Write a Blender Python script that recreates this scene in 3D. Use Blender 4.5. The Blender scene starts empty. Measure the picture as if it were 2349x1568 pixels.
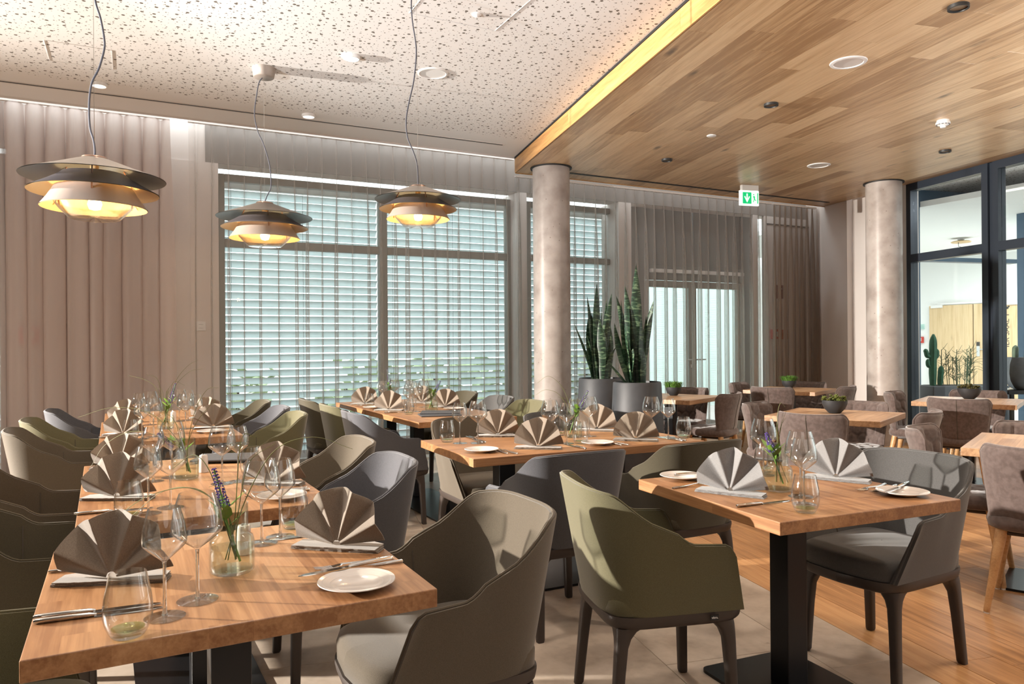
import bpy, bmesh, math, random
from math import sin, cos, pi, radians as R
from mathutils import Vector, Matrix

random.seed(7)
SC = bpy.context.scene
COL = SC.collection

# ------------------------------------------------------------------ camera
cam_d = bpy.data.cameras.new('camera')
cam = bpy.data.objects.new('camera', cam_d)
COL.objects.link(cam)
cam_d.sensor_fit = 'HORIZONTAL'
cam_d.sensor_width = 36.0
cam_d.lens = 1705.4 / 2349 * 36.0
cam_d.clip_start = 0.05
cam_d.clip_end = 200
yaw, pitch, roll = R(27.05), R(0.044), R(-0.429)
fw = Vector((sin(yaw) * cos(pitch), cos(yaw) * cos(pitch), sin(pitch)))
rt = Vector((cos(yaw), -sin(yaw), 0))
up = rt.cross(fw)
r2 = rt * cos(roll) + up * sin(roll)
u2 = -rt * sin(roll) + up * cos(roll)
M = Matrix((r2, u2, -fw)).transposed().to_4x4()
M.translation = Vector((0, 0, 1.31))
cam.matrix_world = M
SC.camera = cam

# ------------------------------------------------------------------ world, exposure
SC.view_settings.view_transform = 'Standard'
SC.view_settings.look = 'None'
SC.view_settings.exposure = 0.0
SC.view_settings.gamma = 1.0
SC.view_settings.use_curve_mapping = False
wd = bpy.data.worlds.new('sky')
SC.world = wd
wd.use_nodes = True
wn = wd.node_tree.nodes['Background']
wn.inputs[0].default_value = (0.93, 0.985, 1.0, 1)
wn.inputs[1].default_value = 3.5
try:
    SC.cycles.max_bounces = 10
    SC.cycles.diffuse_bounces = 4
    SC.cycles.glossy_bounces = 4
    SC.cycles.transmission_bounces = 10
    SC.cycles.transparent_max_bounces = 24
    SC.cycles.caustics_reflective = False
    SC.cycles.caustics_refractive = False
    SC.cycles.sample_clamp_indirect = 6
    SC.cycles.use_denoising = True
except Exception:
    pass


def light(name, kind, loc, energy, color=(1, 1, 1), target=None, **kw):
    d = bpy.data.lights.new(name, kind)
    d.energy = energy
    d.color = color
    for k, v in kw.items():
        setattr(d, k, v)
    o = bpy.data.objects.new(name, d)
    COL.objects.link(o)
    o.location = loc
    if target is not None:
        o.rotation_euler = (Vector(target) - Vector(loc)).to_track_quat('-Z', 'Y').to_euler()
    return o


WARM = (1.0, 0.87, 0.74)
# strong lamp at the far left end of the room: makes the crisp shadows running to the right
light('wall_spotlight', 'SPOT', (-7.4, 6.9, 2.55), 15500, (1.0, 0.93, 0.84), (1.6, 3.4, 1.0),
      spot_size=R(56), spot_blend=0.55, shadow_soft_size=0.07)
# added fill lights out of view, turned up to brighten the ceiling
for (x, y, e) in ((0.5, -0.9, 16), (2.9, -0.5, 44), (6.7, 1.9, 74), (4.6, 0.4, 66)):
    light('added_ceiling_fill', 'AREA', (x, y, 1.75), e, (0.97, 0.98, 1.0), (x, y + 0.001, 3.46), shape='DISK', size=0.5)
light('added_bounce_spot', 'SPOT', (-2.9, 2.6, 1.5), 1050, (0.93, 0.97, 1.0), (2.6, 5.2, 3.46), spot_size=R(44), spot_blend=0.8,
      shadow_soft_size=0.12)  # added unseen spot, lifts the middle of the white ceiling
# ceiling lamps shining down over the tables
for (x, y, e) in ((0.2, 3.0, 34), (0.2, 5.2, 30), (2.2, 3.6, 34), (2.3, 5.9, 30), (4.8, 3.4, 30), (6.6, 4.4, 34),
                  (5.8, 6.0, 22), (3.3, 1.6, 34), (5.0, 1.4, 26), (-1.5, 1.5, 20)):
    light('ceiling_lamp', 'SPOT', (x, y, 3.2), e * 3.6, WARM, (x, y, 0), spot_size=R(115), spot_blend=0.9,
          shadow_soft_size=0.12)
light('added_room_fill', 'AREA', (0.6, -1.6, 2.6), 14, (1.0, 0.93, 0.86), (2.6, 5.0, 0.9), shape='DISK', size=2.2)  # added frontal fill from behind the camera, no fixture there
light('added_room_fill', 'AREA', (-2.6, 2.2, 2.9), 12, (1.0, 0.93, 0.86), (0.5, 4.5, 0.6), shape='DISK', size=1.6)  # added soft fill from the left, outside the view
# lamps of the hall beyond the glass partition
light('hall_lamp', 'AREA', (14.5, 7.6, 3.1), 340, (0.97, 1.0, 0.97), (14.5, 7.6, 0), shape='DISK', size=4.0)
light('hall_lamp', 'AREA', (10.0, 4.4, 3.3), 45, (0.9, 0.95, 1.0), (10.2, 4.6, 0), shape='DISK', size=1.0)

# ------------------------------------------------------------------ materials
MATS = {}


def nodes(name):
    m = bpy.data.materials.new(name)
    m.use_nodes = True
    nt = m.node_tree
    b = nt.nodes['Principled BSDF']
    MATS[name] = m
    return m, nt, b


def N(nt, t, **kw):
    n = nt.nodes.new(t)
    for k, v in kw.items():
        if hasattr(n, k) and not k.startswith('i_'):
            setattr(n, k, v)
    return n


def mathn(nt, op, a, b=None):
    n = nt.nodes.new('ShaderNodeMath')
    n.operation = op
    for i, v in enumerate((a, b)):
        if v is None:
            continue
        if isinstance(v, (int, float)):
            n.inputs[i].default_value = v
        else:
            nt.links.new(v, n.inputs[i])
    return n.outputs[0]


def ramp(nt, fac, stops):
    n = nt.nodes.new('ShaderNodeValToRGB')
    el = n.color_ramp.elements
    while len(el) < len(stops):
        el.new(0.5)
    for e, (p, c) in zip(el, stops):
        e.position = p
        e.color = (*c, 1) if len(c) == 3 else c
    nt.links.new(fac, n.inputs[0])
    return n.outputs[0]


def mixc(nt, fac, a, b, blend='MIX'):
    n = nt.nodes.new('ShaderNodeMix')
    n.data_type = 'RGBA'
    n.blend_type = blend
    for i, v in ((0, fac), (6, a), (7, b)):
        if isinstance(v, (int, float)):
            n.inputs[i].default_value = v
        elif isinstance(v, tuple):
            n.inputs[i].default_value = (*v, 1)
        else:
            nt.links.new(v, n.inputs[i])
    return n.outputs[2]


def simple(name, color, rough=0.5, metal=0.0, spec=0.5, noise=0.0, scale=30.0, bump=0.0, sheen=0.0, coat=0.0,
           emit=None, es=0.0):
    m, nt, b = nodes(name)
    b.inputs['Base Color'].default_value = (*color, 1)
    b.inputs['Roughness'].default_value = rough
    b.inputs['Metallic'].default_value = metal
    b.inputs['Specular IOR Level'].default_value = spec
    b.inputs['Sheen Weight'].default_value = sheen
    b.inputs['Coat Weight'].default_value = coat
    if emit:
        b.inputs['Emission Color'].default_value = (*emit, 1)
        b.inputs['Emission Strength'].default_value = es
    if noise or bump:
        tc = N(nt, 'ShaderNodeTexCoord')
        nz = N(nt, 'ShaderNodeTexNoise')
        nz.inputs['Scale'].default_value = scale
        nz.inputs['Detail'].default_value = 4
        nt.links.new(tc.outputs['Object'], nz.inputs['Vector'])
        if noise:
            lo = tuple(max(0, c * (1 - noise)) for c in color)
            hi = tuple(min(1, c * (1 + noise)) for c in color)
            nt.links.new(ramp(nt, nz.outputs[0], [(0.3, lo), (0.7, hi)]), b.inputs['Base Color'])
        if bump:
            bp = N(nt, 'ShaderNodeBump')
            bp.inputs['Strength'].default_value = bump
            bp.inputs['Distance'].default_value = 0.002
            nt.links.new(nz.outputs[0], bp.inputs['Height'])
            nt.links.new(bp.outputs[0], b.inputs['Normal'])
    return m


def wood(name, dark, mid, lightc, along=1, stave=None, rough=0.45, vary=0.16, knots=0.5, rnd=False, coat=0.0, gscale=1.0):
    """oak: grain stretched along one axis; optional glued staves (width, length)"""
    m, nt, b = nodes(name)
    L = nt.links.new
    tc = N(nt, 'ShaderNodeTexCoord')
    vec = tc.outputs['Object']
    oi = N(nt, 'ShaderNodeObjectInfo')
    if rnd:
        comb = N(nt, 'ShaderNodeCombineXYZ')
        for i in range(3):
            L(mathn(nt, 'MULTIPLY', oi.outputs['Random'], 37.0 + 11 * i), comb.inputs[i])
        va = N(nt, 'ShaderNodeVectorMath', operation='ADD')
        L(vec, va.inputs[0]); L(comb.outputs[0], va.inputs[1])
        vec = va.outputs[0]
    sep = N(nt, 'ShaderNodeSeparateXYZ')
    L(vec, sep.inputs[0])
    ax = sep.outputs[along]
    cr = sep.outputs[1 - along]
    if stave:
        iw = mathn(nt, 'FLOOR', mathn(nt, 'DIVIDE', cr, stave[0]))
        off = mathn(nt, 'FRACT', mathn(nt, 'MULTIPLY', iw, 0.377))
        il = mathn(nt, 'FLOOR', mathn(nt, 'ADD', mathn(nt, 'DIVIDE', ax, stave[1]), off))
        cb = N(nt, 'ShaderNodeCombineXYZ')
        L(iw, cb.inputs[0]); L(il, cb.inputs[1])
        wn_ = N(nt, 'ShaderNodeTexWhiteNoise', noise_dimensions='3D')
        L(cb.outputs[0], wn_.inputs['Vector'])
        rv = wn_.outputs['Value']
        sh = N(nt, 'ShaderNodeVectorMath', operation='SCALE')
        L(wn_.outputs['Color'], sh.inputs[0]); sh.inputs['Scale'].default_value = 9.0
        va2 = N(nt, 'ShaderNodeVectorMath', operation='ADD')
        L(vec, va2.inputs[0]); L(sh.outputs[0], va2.inputs[1])
        vec = va2.outputs[0]
    else:
        rv = oi.outputs['Random']
    mp = N(nt, 'ShaderNodeMapping')
    s = [26.0 * gscale] * 3
    s[along] = 1.6 * gscale
    mp.inputs['Scale'].default_value = s
    L(vec, mp.inputs['Vector'])
    nz = N(nt, 'ShaderNodeTexNoise')
    nz.inputs['Scale'].default_value = 1.0; nz.inputs['Detail'].default_value = 5; nz.inputs['Roughness'].default_value = 0.62
    nz.inputs['Distortion'].default_value = 0.6
    L(mp.outputs[0], nz.inputs['Vector'])
    mp2 = N(nt, 'ShaderNodeMapping')
    s2 = [150.0 * gscale] * 3
    s2[along] = 5.0 * gscale
    mp2.inputs['Scale'].default_value = s2
    L(vec, mp2.inputs['Vector'])
    nz2 = N(nt, 'ShaderNodeTexNoise')
    nz2.inputs['Scale'].default_value = 1.0; nz2.inputs['Detail'].default_value = 2
    L(mp2.outputs[0], nz2.inputs['Vector'])
    g = mathn(nt, 'ADD', mathn(nt, 'MULTIPLY', nz.outputs[0], 0.72), mathn(nt, 'MULTIPLY', nz2.outputs[0], 0.28))
    g = mathn(nt, 'ADD', g, mathn(nt, 'MULTIPLY', mathn(nt, 'SUBTRACT', rv, 0.5), vary))
    col = ramp(nt, g, [(0.32, dark), (0.5, mid), (0.68, lightc)])
    if knots:
        mk = N(nt, 'ShaderNodeMapping')
        sk = [3.4] * 3; sk[along] = 1.1
        mk.inputs['Scale'].default_value = sk
        L(vec, mk.inputs['Vector'])
        vo = N(nt, 'ShaderNodeTexVoronoi')
        vo.inputs['Scale'].default_value = 1.0
        L(mk.outputs[0], vo.inputs['Vector'])
        nk = N(nt, 'ShaderNodeTexNoise'); nk.inputs['Scale'].default_value = 14
        L(vec, nk.inputs['Vector'])
        dd = mathn(nt, 'ADD', vo.outputs['Distance'], mathn(nt, 'MULTIPLY', mathn(nt, 'SUBTRACT', nk.outputs[0], 0.5), 0.1))
        kf = ramp(nt, dd, [(0.03, (knots,) * 3), (0.12, (0, 0, 0))])
        kk = N(nt, 'ShaderNodeRGBToBW'); L(kf, kk.inputs[0])
        col = mixc(nt, kk.outputs[0], col, (0.055, 0.03, 0.016))
    L(col, b.inputs['Base Color'])
    b.inputs['Roughness'].default_value = rough
    b.inputs['Coat Weight'].default_value = coat
    b.inputs['Coat Roughness'].default_value = 0.3
    bp = N(nt, 'ShaderNodeBump')
    bp.inputs['Strength'].default_value = 0.12; bp.inputs['Distance'].default_value = 0.001
    L(nz2.outputs[0], bp.inputs['Height']); L(bp.outputs[0], b.inputs['Normal'])
    return m


OD, OM, OL_ = (0.235, 0.105, 0.042), (0.36, 0.182, 0.08), (0.455, 0.255, 0.125)
wood('oak_table_y', OD, OM, OL_, along=1, stave=(0.085, 0.62), vary=0.26, knots=0.55, rough=0.38)
wood('oak_table_x', OD, OM, OL_, along=0, stave=(0.085, 0.62), vary=0.26, knots=0.55, rough=0.38)
wood('oak_lounge', (0.30, 0.165, 0.085), (0.44, 0.265, 0.145), (0.53, 0.345, 0.205), along=0, stave=(0.09, 0.62), vary=0.26, knots=0.5, rough=0.38)
wood('oak_ceiling', (0.36, 0.215, 0.105), (0.56, 0.375, 0.205), (0.68, 0.49, 0.29), along=1, vary=0.34, knots=0.75, rnd=True, rough=0.36)
wood('oak_fascia', (0.33, 0.155, 0.05), (0.52, 0.27, 0.095), (0.62, 0.36, 0.15), along=1, vary=0.1, knots=0.7, rough=0.4)
wood('oak_floor', (0.26, 0.125, 0.048), (0.42, 0.215, 0.088), (0.52, 0.295, 0.135), along=1, vary=0.26, knots=0.8, rnd=True, rough=0.38)
wood('oak_leg', (0.36, 0.19, 0.08), (0.5, 0.29, 0.13), (0.58, 0.36, 0.18), along=1, vary=0.05, knots=0, rough=0.42)
wood('oak_veneer', (0.55, 0.38, 0.2), (0.68, 0.5, 0.29), (0.76, 0.58, 0.36), along=2, vary=0.05, knots=0.2, rough=0.5, gscale=0.6)


def stone():
    m, nt, b = nodes('limestone')
    L = nt.links.new
    tc = N(nt, 'ShaderNodeTexCoord'); oi = N(nt, 'ShaderNodeObjectInfo')
    comb = N(nt, 'ShaderNodeCombineXYZ')
    for i in range(3):
        L(mathn(nt, 'MULTIPLY', oi.outputs['Random'], 23.0 + 7 * i), comb.inputs[i])
    va = N(nt, 'ShaderNodeVectorMath', operation='ADD')
    L(tc.outputs['Object'], va.inputs[0]); L(comb.outputs[0], va.inputs[1])
    n1 = N(nt, 'ShaderNodeTexNoise'); n1.inputs['Scale'].default_value = 3.2; n1.inputs['Detail'].default_value = 6; n1.inputs['Distortion'].default_value = 1.2
    n2 = N(nt, 'ShaderNodeTexNoise'); n2.inputs['Scale'].default_value = 26; n2.inputs['Detail'].default_value = 5
    L(va.outputs[0], n1.inputs['Vector']); L(va.outputs[0], n2.inputs['Vector'])
    g = mathn(nt, 'ADD', mathn(nt, 'MULTIPLY', n1.outputs[0], 0.7), mathn(nt, 'MULTIPLY', n2.outputs[0], 0.3))
    g = mathn(nt, 'ADD', g, mathn(nt, 'MULTIPLY', mathn(nt, 'SUBTRACT', oi.outputs['Random'], 0.5), 0.12))
    c = ramp(nt, g, [(0.3, (0.30, 0.235, 0.18)), (0.5, (0.44, 0.36, 0.285)), (0.7, (0.54, 0.45, 0.37))])
    vo = N(nt, 'ShaderNodeTexVoronoi'); vo.inputs['Scale'].default_value = 5
    L(va.outputs[0], vo.inputs['Vector'])
    n3 = N(nt, 'ShaderNodeTexNoise'); n3.inputs['Scale'].default_value = 30
    L(va.outputs[0], n3.inputs['Vector'])
    dd = mathn(nt, 'ADD', vo.outputs['Distance'], mathn(nt, 'MULTIPLY', mathn(nt, 'SUBTRACT', n3.outputs[0], 0.5), 0.35))
    k = N(nt, 'ShaderNodeRGBToBW'); L(ramp(nt, dd, [(0.0, (0.55,) * 3), (0.06, (0, 0, 0))]), k.inputs[0])
    L(mixc(nt, k.outputs[0], c, (0.2, 0.14, 0.09)), b.inputs['Base Color'])
    b.inputs['Roughness'].default_value = 0.36


stone()


def fabric(name, color, lightc, scale=900.0, sheen=0.25, rough=0.92):
    m, nt, b = nodes(name)
    L = nt.links.new
    tc = N(nt, 'ShaderNodeTexCoord')
    nz = N(nt, 'ShaderNodeTexNoise'); nz.inputs['Scale'].default_value = scale; nz.inputs['Detail'].default_value = 2
    L(tc.outputs['Object'], nz.inputs['Vector'])
    L(ramp(nt, nz.outputs[0], [(0.36, color), (0.64, lightc)]), b.inputs['Base Color'])
    b.inputs['Roughness'].default_value = rough
    b.inputs['Sheen Weight'].default_value = sheen
    b.inputs['Specular IOR Level'].default_value = 0.2
    bp = N(nt, 'ShaderNodeBump'); bp.inputs['Strength'].default_value = 0.25; bp.inputs['Distance'].default_value = 0.001
    L(nz.outputs[0], bp.inputs['Height']); L(bp.outputs[0], b.inputs['Normal'])
    return m


fabric('felt_taupe', (0.061, 0.048, 0.032), (0.104, 0.083, 0.058))
fabric('felt_olive', (0.083, 0.074, 0.037), (0.133, 0.121, 0.066))
fabric('felt_blue_grey', (0.052, 0.052, 0.059), (0.097, 0.097, 0.108))
fabric('felt_moss', (0.042, 0.035, 0.020), (0.072, 0.060, 0.036))
fabric('felt_grey', (0.052, 0.050, 0.049), (0.097, 0.094, 0.091))
simple('piping_dark', (0.06, 0.048, 0.035), 0.85)
simple('chair_brown', (0.038, 0.027, 0.022), 0.5)
fabric('velvet', (0.079, 0.055, 0.048), (0.112, 0.081, 0.072), scale=40, sheen=0.45, rough=0.8)
fabric('linen_taupe', (0.157, 0.123, 0.093), (0.214, 0.171, 0.131), scale=500, sheen=0.3, rough=0.72)
fabric('linen_grey', (0.165, 0.16, 0.158), (0.225, 0.22, 0.218), scale=500, sheen=0.3, rough=0.72)
simple('black_steel', (0.018, 0.018, 0.02), 0.3, 0.6)
simple('steel', (0.62, 0.6, 0.57), 0.14, 1.0)
simple('porcelain', (0.6, 0.555, 0.52), 0.16)
simple('white_paint', (0.62, 0.575, 0.54), 0.7, noise=0.02, scale=3)
simple('wall_white', (0.70, 0.64, 0.60), 0.85, noise=0.03, scale=2)
simple('wall_bright', (0.85, 0.86, 0.85), 0.8)
simple('white_plastic', (0.8, 0.79, 0.78), 0.4)
simple('black_slot', (0.008, 0.008, 0.008), 0.6)
simple('frame_grey', (0.27, 0.265, 0.245), 0.5, 0.2)
simple('frame_navy', (0.028, 0.036, 0.05), 0.35, 0.3)
simple('frame_blue', (0.06, 0.11, 0.17), 0.4, 0.2)
simple('header_shade_grey', (0.25, 0.225, 0.205), 0.8)  # wall tone with the shade behind the curtain header painted in
simple('soffit_white', (0.85, 0.88, 0.86), 0.6)
simple('transom_grey', (0.2, 0.2, 0.19), 0.5)
simple('concrete_pot', (0.030, 0.031, 0.035), 0.55, noise=0.18, scale=9, bump=0.15)
simple('bowl_black', (0.022, 0.023, 0.026), 0.6, noise=0.2, scale=14, bump=0.2)
simple('stone_globe', (0.16, 0.18, 0.21), 0.7, noise=0.15, scale=12, bump=0.2)
simple('soil', (0.03, 0.022, 0.016), 0.95, noise=0.4, scale=60)
simple('shade_taupe', (0.19, 0.16, 0.135), 0.35, 0.35)
simple('shade_light', (0.34, 0.29, 0.255), 0.4, 0.15)
simple('shade_mauve', (0.11, 0.095, 0.10), 0.42, 0.2)
simple('shade_inner_grey', (0.24, 0.26, 0.255), 0.4, 0.3)
simple('shade_inner_cream', (0.6, 0.42, 0.21), 0.45, 0.1)
simple('copper', (0.55, 0.36, 0.28), 0.25, 1.0)
simple('cord_grey', (0.05, 0.05, 0.065), 0.7)
simple('bulb_glow', (1, 0.8, 0.5), 0.4, emit=(1.0, 0.66, 0.32), es=30)
simple('lamp_disc', (1, 1, 1), 0.4, emit=(1.0, 0.9, 0.8), es=2.6)
simple('led_black', (0.02, 0.02, 0.02), 0.5)
simple('lens_brown', (0.2, 0.13, 0.07), 0.3)
simple('menu_slate', (0.055, 0.055, 0.06), 0.75, noise=0.1, scale=80)
simple('fire_red', (0.55, 0.05, 0.035), 0.5)
simple('alarm_orange', (0.55, 0.13, 0.03), 0.5)
simple('sign_white', (0.85, 0.85, 0.85), 0.5)
simple('sign_dark', (0.05, 0.045, 0.04), 0.6)
simple('sign_maroon', (0.22, 0.035, 0.03), 0.6)
simple('exit_green', (0.0, 0.4, 0.12), 0.5, emit=(0.0, 0.62, 0.2), es=0.75)
simple('exit_white', (0.9, 0.95, 0.9), 0.5, emit=(0.9, 1.0, 0.94), es=1.0)
simple('stem_green', (0.14, 0.26, 0.05), 0.5)
simple('leaf_bright', (0.15, 0.30, 0.04), 0.45)
simple('grass_olive', (0.14, 0.16, 0.05), 0.6)
simple('flower_purple', (0.075, 0.035, 0.22), 0.7, noise=0.5, scale=300)
simple('moss_green', (0.07, 0.17, 0.018), 0.7, noise=0.5, scale=60)
simple('succulent_green', (0.13, 0.15, 0.035), 0.5, noise=0.45, scale=50)
simple('succulent_dark', (0.085, 0.075, 0.022), 0.5, noise=0.45, scale=50)
simple('cactus_green', (0.035, 0.15, 0.085), 0.6, noise=0.2, scale=20)
simple('cactus_grey', (0.12, 0.17, 0.12), 0.6, noise=0.2, scale=20)
simple('twig_green', (0.05, 0.085, 0.03), 0.6)
simple('asphalt', (0.5, 0.5, 0.48), 0.8)
simple('hedge_leaf', (0.4, 0.5, 0.3), 0.7, noise=0.4, scale=6)
simple('hall_floor', (0.62, 0.62, 0.6), 0.35)
simple('slat_rail', (0.55, 0.57, 0.57), 0.4, 0.3)
simple('planter_slate', (0.09, 0.10, 0.115), 0.5)
simple('door_steel', (0.75, 0.76, 0.76), 0.25, 0.9)
simple('cap_steel', (0.45, 0.45, 0.45), 0.3, 1.0)
simple('brass_disc', (0.7, 0.5, 0.28), 0.4, 0.4)


def snake_leaf():
    m, nt, b = nodes('snake_leaf')
    L = nt.links.new
    tc = N(nt, 'ShaderNodeTexCoord')
    mp = N(nt, 'ShaderNodeMapping'); mp.inputs['Scale'].default_value = (9, 9, 34)
    L(tc.outputs['Object'], mp.inputs['Vector'])
    nz = N(nt, 'ShaderNodeTexNoise'); nz.inputs['Scale'].default_value = 1.0; nz.inputs['Detail'].default_value = 3; nz.inputs['Distortion'].default_value = 1.5
    L(mp.outputs[0], nz.inputs['Vector'])
    L(ramp(nt, nz.outputs[0], [(0.42, (0.008, 0.022, 0.012)), (0.55, (0.025, 0.06, 0.032)), (0.66, (0.13, 0.19, 0.11))]), b.inputs['Base Color'])
    b.inputs['Roughness'].default_value = 0.4


snake_leaf()


def concrete():
    m, nt, b = nodes('concrete')
    L = nt.links.new
    tc = N(nt, 'ShaderNodeTexCoord')
    n1 = N(nt, 'ShaderNodeTexNoise'); n1.inputs['Scale'].default_value = 4.5; n1.inputs['Detail'].default_value = 7
    L(tc.outputs['Object'], n1.inputs['Vector'])
    c = ramp(nt, n1.outputs[0], [(0.3, (0.28, 0.235, 0.21)), (0.5, (0.39, 0.34, 0.31)), (0.7, (0.46, 0.41, 0.38))])
    vo = N(nt, 'ShaderNodeTexVoronoi'); vo.inputs['Scale'].default_value = 13
    L(tc.outputs['Object'], vo.inputs['Vector'])
    k = N(nt, 'ShaderNodeRGBToBW'); L(ramp(nt, vo.outputs['Distance'], [(0.06, (0.75,) * 3), (0.1, (0, 0, 0))]), k.inputs[0])
    L(mixc(nt, k.outputs[0], c, (0.17, 0.13, 0.11)), b.inputs['Base Color'])
    b.inputs['Roughness'].default_value = 0.36
    b.inputs['Specular IOR Level'].default_value = 0.25


concrete()


def perforated():
    m, nt, b = nodes('perforated_plaster')
    L = nt.links.new
    tc = N(nt, 'ShaderNodeTexCoord')
    col = None
    sep = N(nt, 'ShaderNodeSeparateXYZ'); L(tc.outputs['Object'], sep.inputs[0])
    fac = None
    for sc, rad, off in ((9.5, 0.105, 0.0), (15.5, 0.085, 5.3), (21.0, 0.062, 2.7)):
        va = N(nt, 'ShaderNodeVectorMath', operation='ADD')
        va.inputs[1].default_value = (off, off, 0)
        L(tc.outputs['Object'], va.inputs[0])
        vo = N(nt, 'ShaderNodeTexVoronoi', voronoi_dimensions='2D')
        vo.inputs['Scale'].default_value = sc
        vo.inputs['Randomness'].default_value = 0.85
        L(va.outputs[0], vo.inputs['Vector'])
        k = mathn(nt, 'LESS_THAN', vo.outputs['Distance'], rad)
        fac = k if fac is None else mathn(nt, 'MAXIMUM', fac, k)
    fac = mathn(nt, 'MULTIPLY', fac, mathn(nt, 'LESS_THAN', sep.outputs[1], 6.98))
    L(mixc(nt, fac, (0.80, 0.785, 0.775), (0.14, 0.12, 0.10)), b.inputs['Base Color'])
    b.inputs['Roughness'].default_value = 0.75


perforated()


def glass(name, color=(1, 1, 1), ior=1.48, rough=0.0):
    m, nt, b = nodes(name)
    nt.nodes.remove(b)
    out = nt.nodes['Material Output']
    g = N(nt, 'ShaderNodeBsdfGlass')
    g.inputs['Color'].default_value = (*color, 1); g.inputs['IOR'].default_value = ior; g.inputs['Roughness'].default_value = rough
    # light passes thin glass with a mild loss, so its shadow is soft grey and not black
    t = N(nt, 'ShaderNodeBsdfTransparent'); t.inputs['Color'].default_value = tuple(0.82 * c for c in color) + (1,)
    mx = N(nt, 'ShaderNodeMixShader'); mx.inputs[0].default_value = 0.30
    nt.links.new(g.outputs[0], mx.inputs[1]); nt.links.new(t.outputs[0], mx.inputs[2])
    nt.links.new(mx.outputs[0], out.inputs[0])
    return m




def schlick(nt, f0, gain=1.0, p=5.0):
    """reflectance of one face of a thin sheet, the same from both sides"""
    geo = N(nt, 'ShaderNodeNewGeometry')
    dt = N(nt, 'ShaderNodeVectorMath', operation='DOT_PRODUCT')
    nt.links.new(geo.outputs['Normal'], dt.inputs[0]); nt.links.new(geo.outputs['Incoming'], dt.inputs[1])
    c = mathn(nt, 'ABSOLUTE', dt.outputs['Value'])
    q = mathn(nt, 'POWER', mathn(nt, 'SUBTRACT', 1.0, c), p)
    return mathn(nt, 'MINIMUM', mathn(nt, 'ADD', mathn(nt, 'MULTIPLY', q, gain * (1 - f0)), f0), 1.0)


def pane(name, tint, gl=0.08, rough=0.0):
    m, nt, b = nodes(name)
    nt.nodes.remove(b)
    out = nt.nodes['Material Output']
    t = N(nt, 'ShaderNodeBsdfTransparent'); t.inputs['Color'].default_value = (*tint, 1)
    g = N(nt, 'ShaderNodeBsdfGlossy'); g.inputs['Roughness'].default_value = rough
    mx = N(nt, 'ShaderNodeMixShader')
    nt.links.new(schlick(nt, 0.02), mx.inputs[0])
    nt.links.new(t.outputs[0], mx.inputs[1]); nt.links.new(g.outputs[0], mx.inputs[2])
    nt.links.new(mx.outputs[0], out.inputs[0])
    return m


def thin_glass(name, tint, f0=0.04, gain=0.75, p=3.2):
    m, nt, b = nodes(name)
    nt.nodes.remove(b)
    out = nt.nodes['Material Output']
    t = N(nt, 'ShaderNodeBsdfTransparent'); t.inputs['Color'].default_value = (*tint, 1)
    g = N(nt, 'ShaderNodeBsdfGlossy'); g.inputs['Roughness'].default_value = 0.03
    mx = N(nt, 'ShaderNodeMixShader')
    nt.links.new(schlick(nt, f0, gain, p), mx.inputs[0])
    nt.links.new(t.outputs[0], mx.inputs[1]); nt.links.new(g.outputs[0], mx.inputs[2])
    nt.links.new(mx.outputs[0], out.inputs[0])


thin_glass('clear_glass', (0.97, 0.975, 0.97), 0.055, 0.95, 2.7)
thin_glass('vase_glass', (0.95, 0.97, 0.945))
thin_glass('water', (0.955, 0.965, 0.93), 0.02, 0.5)
thin_glass('reflection_green', (0.86, 0.95, 0.68), 0.08, 0.5)  # tint of the reflection painted into the tumbler bottoms
glass('solid_glass', (0.985, 0.99, 0.985))
pane('window_glass', (0.955, 0.98, 0.972))
pane('partition_glass', (0.95, 0.975, 0.97))


def sheer(name, color, lo=0.34, hi=0.95):
    """sheer voile: see-through when looked at straight on, denser where the folds turn edge-on"""
    m, nt, b = nodes(name)
    nt.nodes.remove(b)
    out = nt.nodes['Material Output']
    L = nt.links.new
    geo = N(nt, 'ShaderNodeNewGeometry')
    dt = N(nt, 'ShaderNodeVectorMath', operation='DOT_PRODUCT')
    L(geo.outputs['Normal'], dt.inputs[0]); L(geo.outputs['Incoming'], dt.inputs[1])
    c = mathn(nt, 'ABSOLUTE', dt.outputs['Value'])
    # thread cover seen along the ray: 1-(1-lo)^(1/cos)
    inv = mathn(nt, 'DIVIDE', 1.0, mathn(nt, 'MAXIMUM', c, 0.08))
    tr = mathn(nt, 'POWER', 1.0 - lo, inv)
    fac = mathn(nt, 'MINIMUM', mathn(nt, 'SUBTRACT', 1.0, tr), hi)
    d = N(nt, 'ShaderNodeBsdfDiffuse'); d.inputs['Color'].default_value = (*color, 1)
    tl = N(nt, 'ShaderNodeBsdfTranslucent'); tl.inputs['Color'].default_value = (*color, 1)
    a = N(nt, 'ShaderNodeMixShader'); a.inputs[0].default_value = 0.35
    L(d.outputs[0], a.inputs[1]); L(tl.outputs[0], a.inputs[2])
    t = N(nt, 'ShaderNodeBsdfTransparent')
    mx = N(nt, 'ShaderNodeMixShader')
    L(fac, mx.inputs[0]); L(t.outputs[0], mx.inputs[1]); L(a.outputs[0], mx.inputs[2])
    L(mx.outputs[0], out.inputs[0])
    return m


sheer('voile_dense', (0.64, 0.545, 0.505), 0.62)
sheer('voile_sheer', (0.56, 0.495, 0.45), 0.20)
sheer('voile_door', (0.50, 0.455, 0.42), 0.27)
sheer('voile_brown', (0.36, 0.29, 0.24), 0.5)


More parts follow.
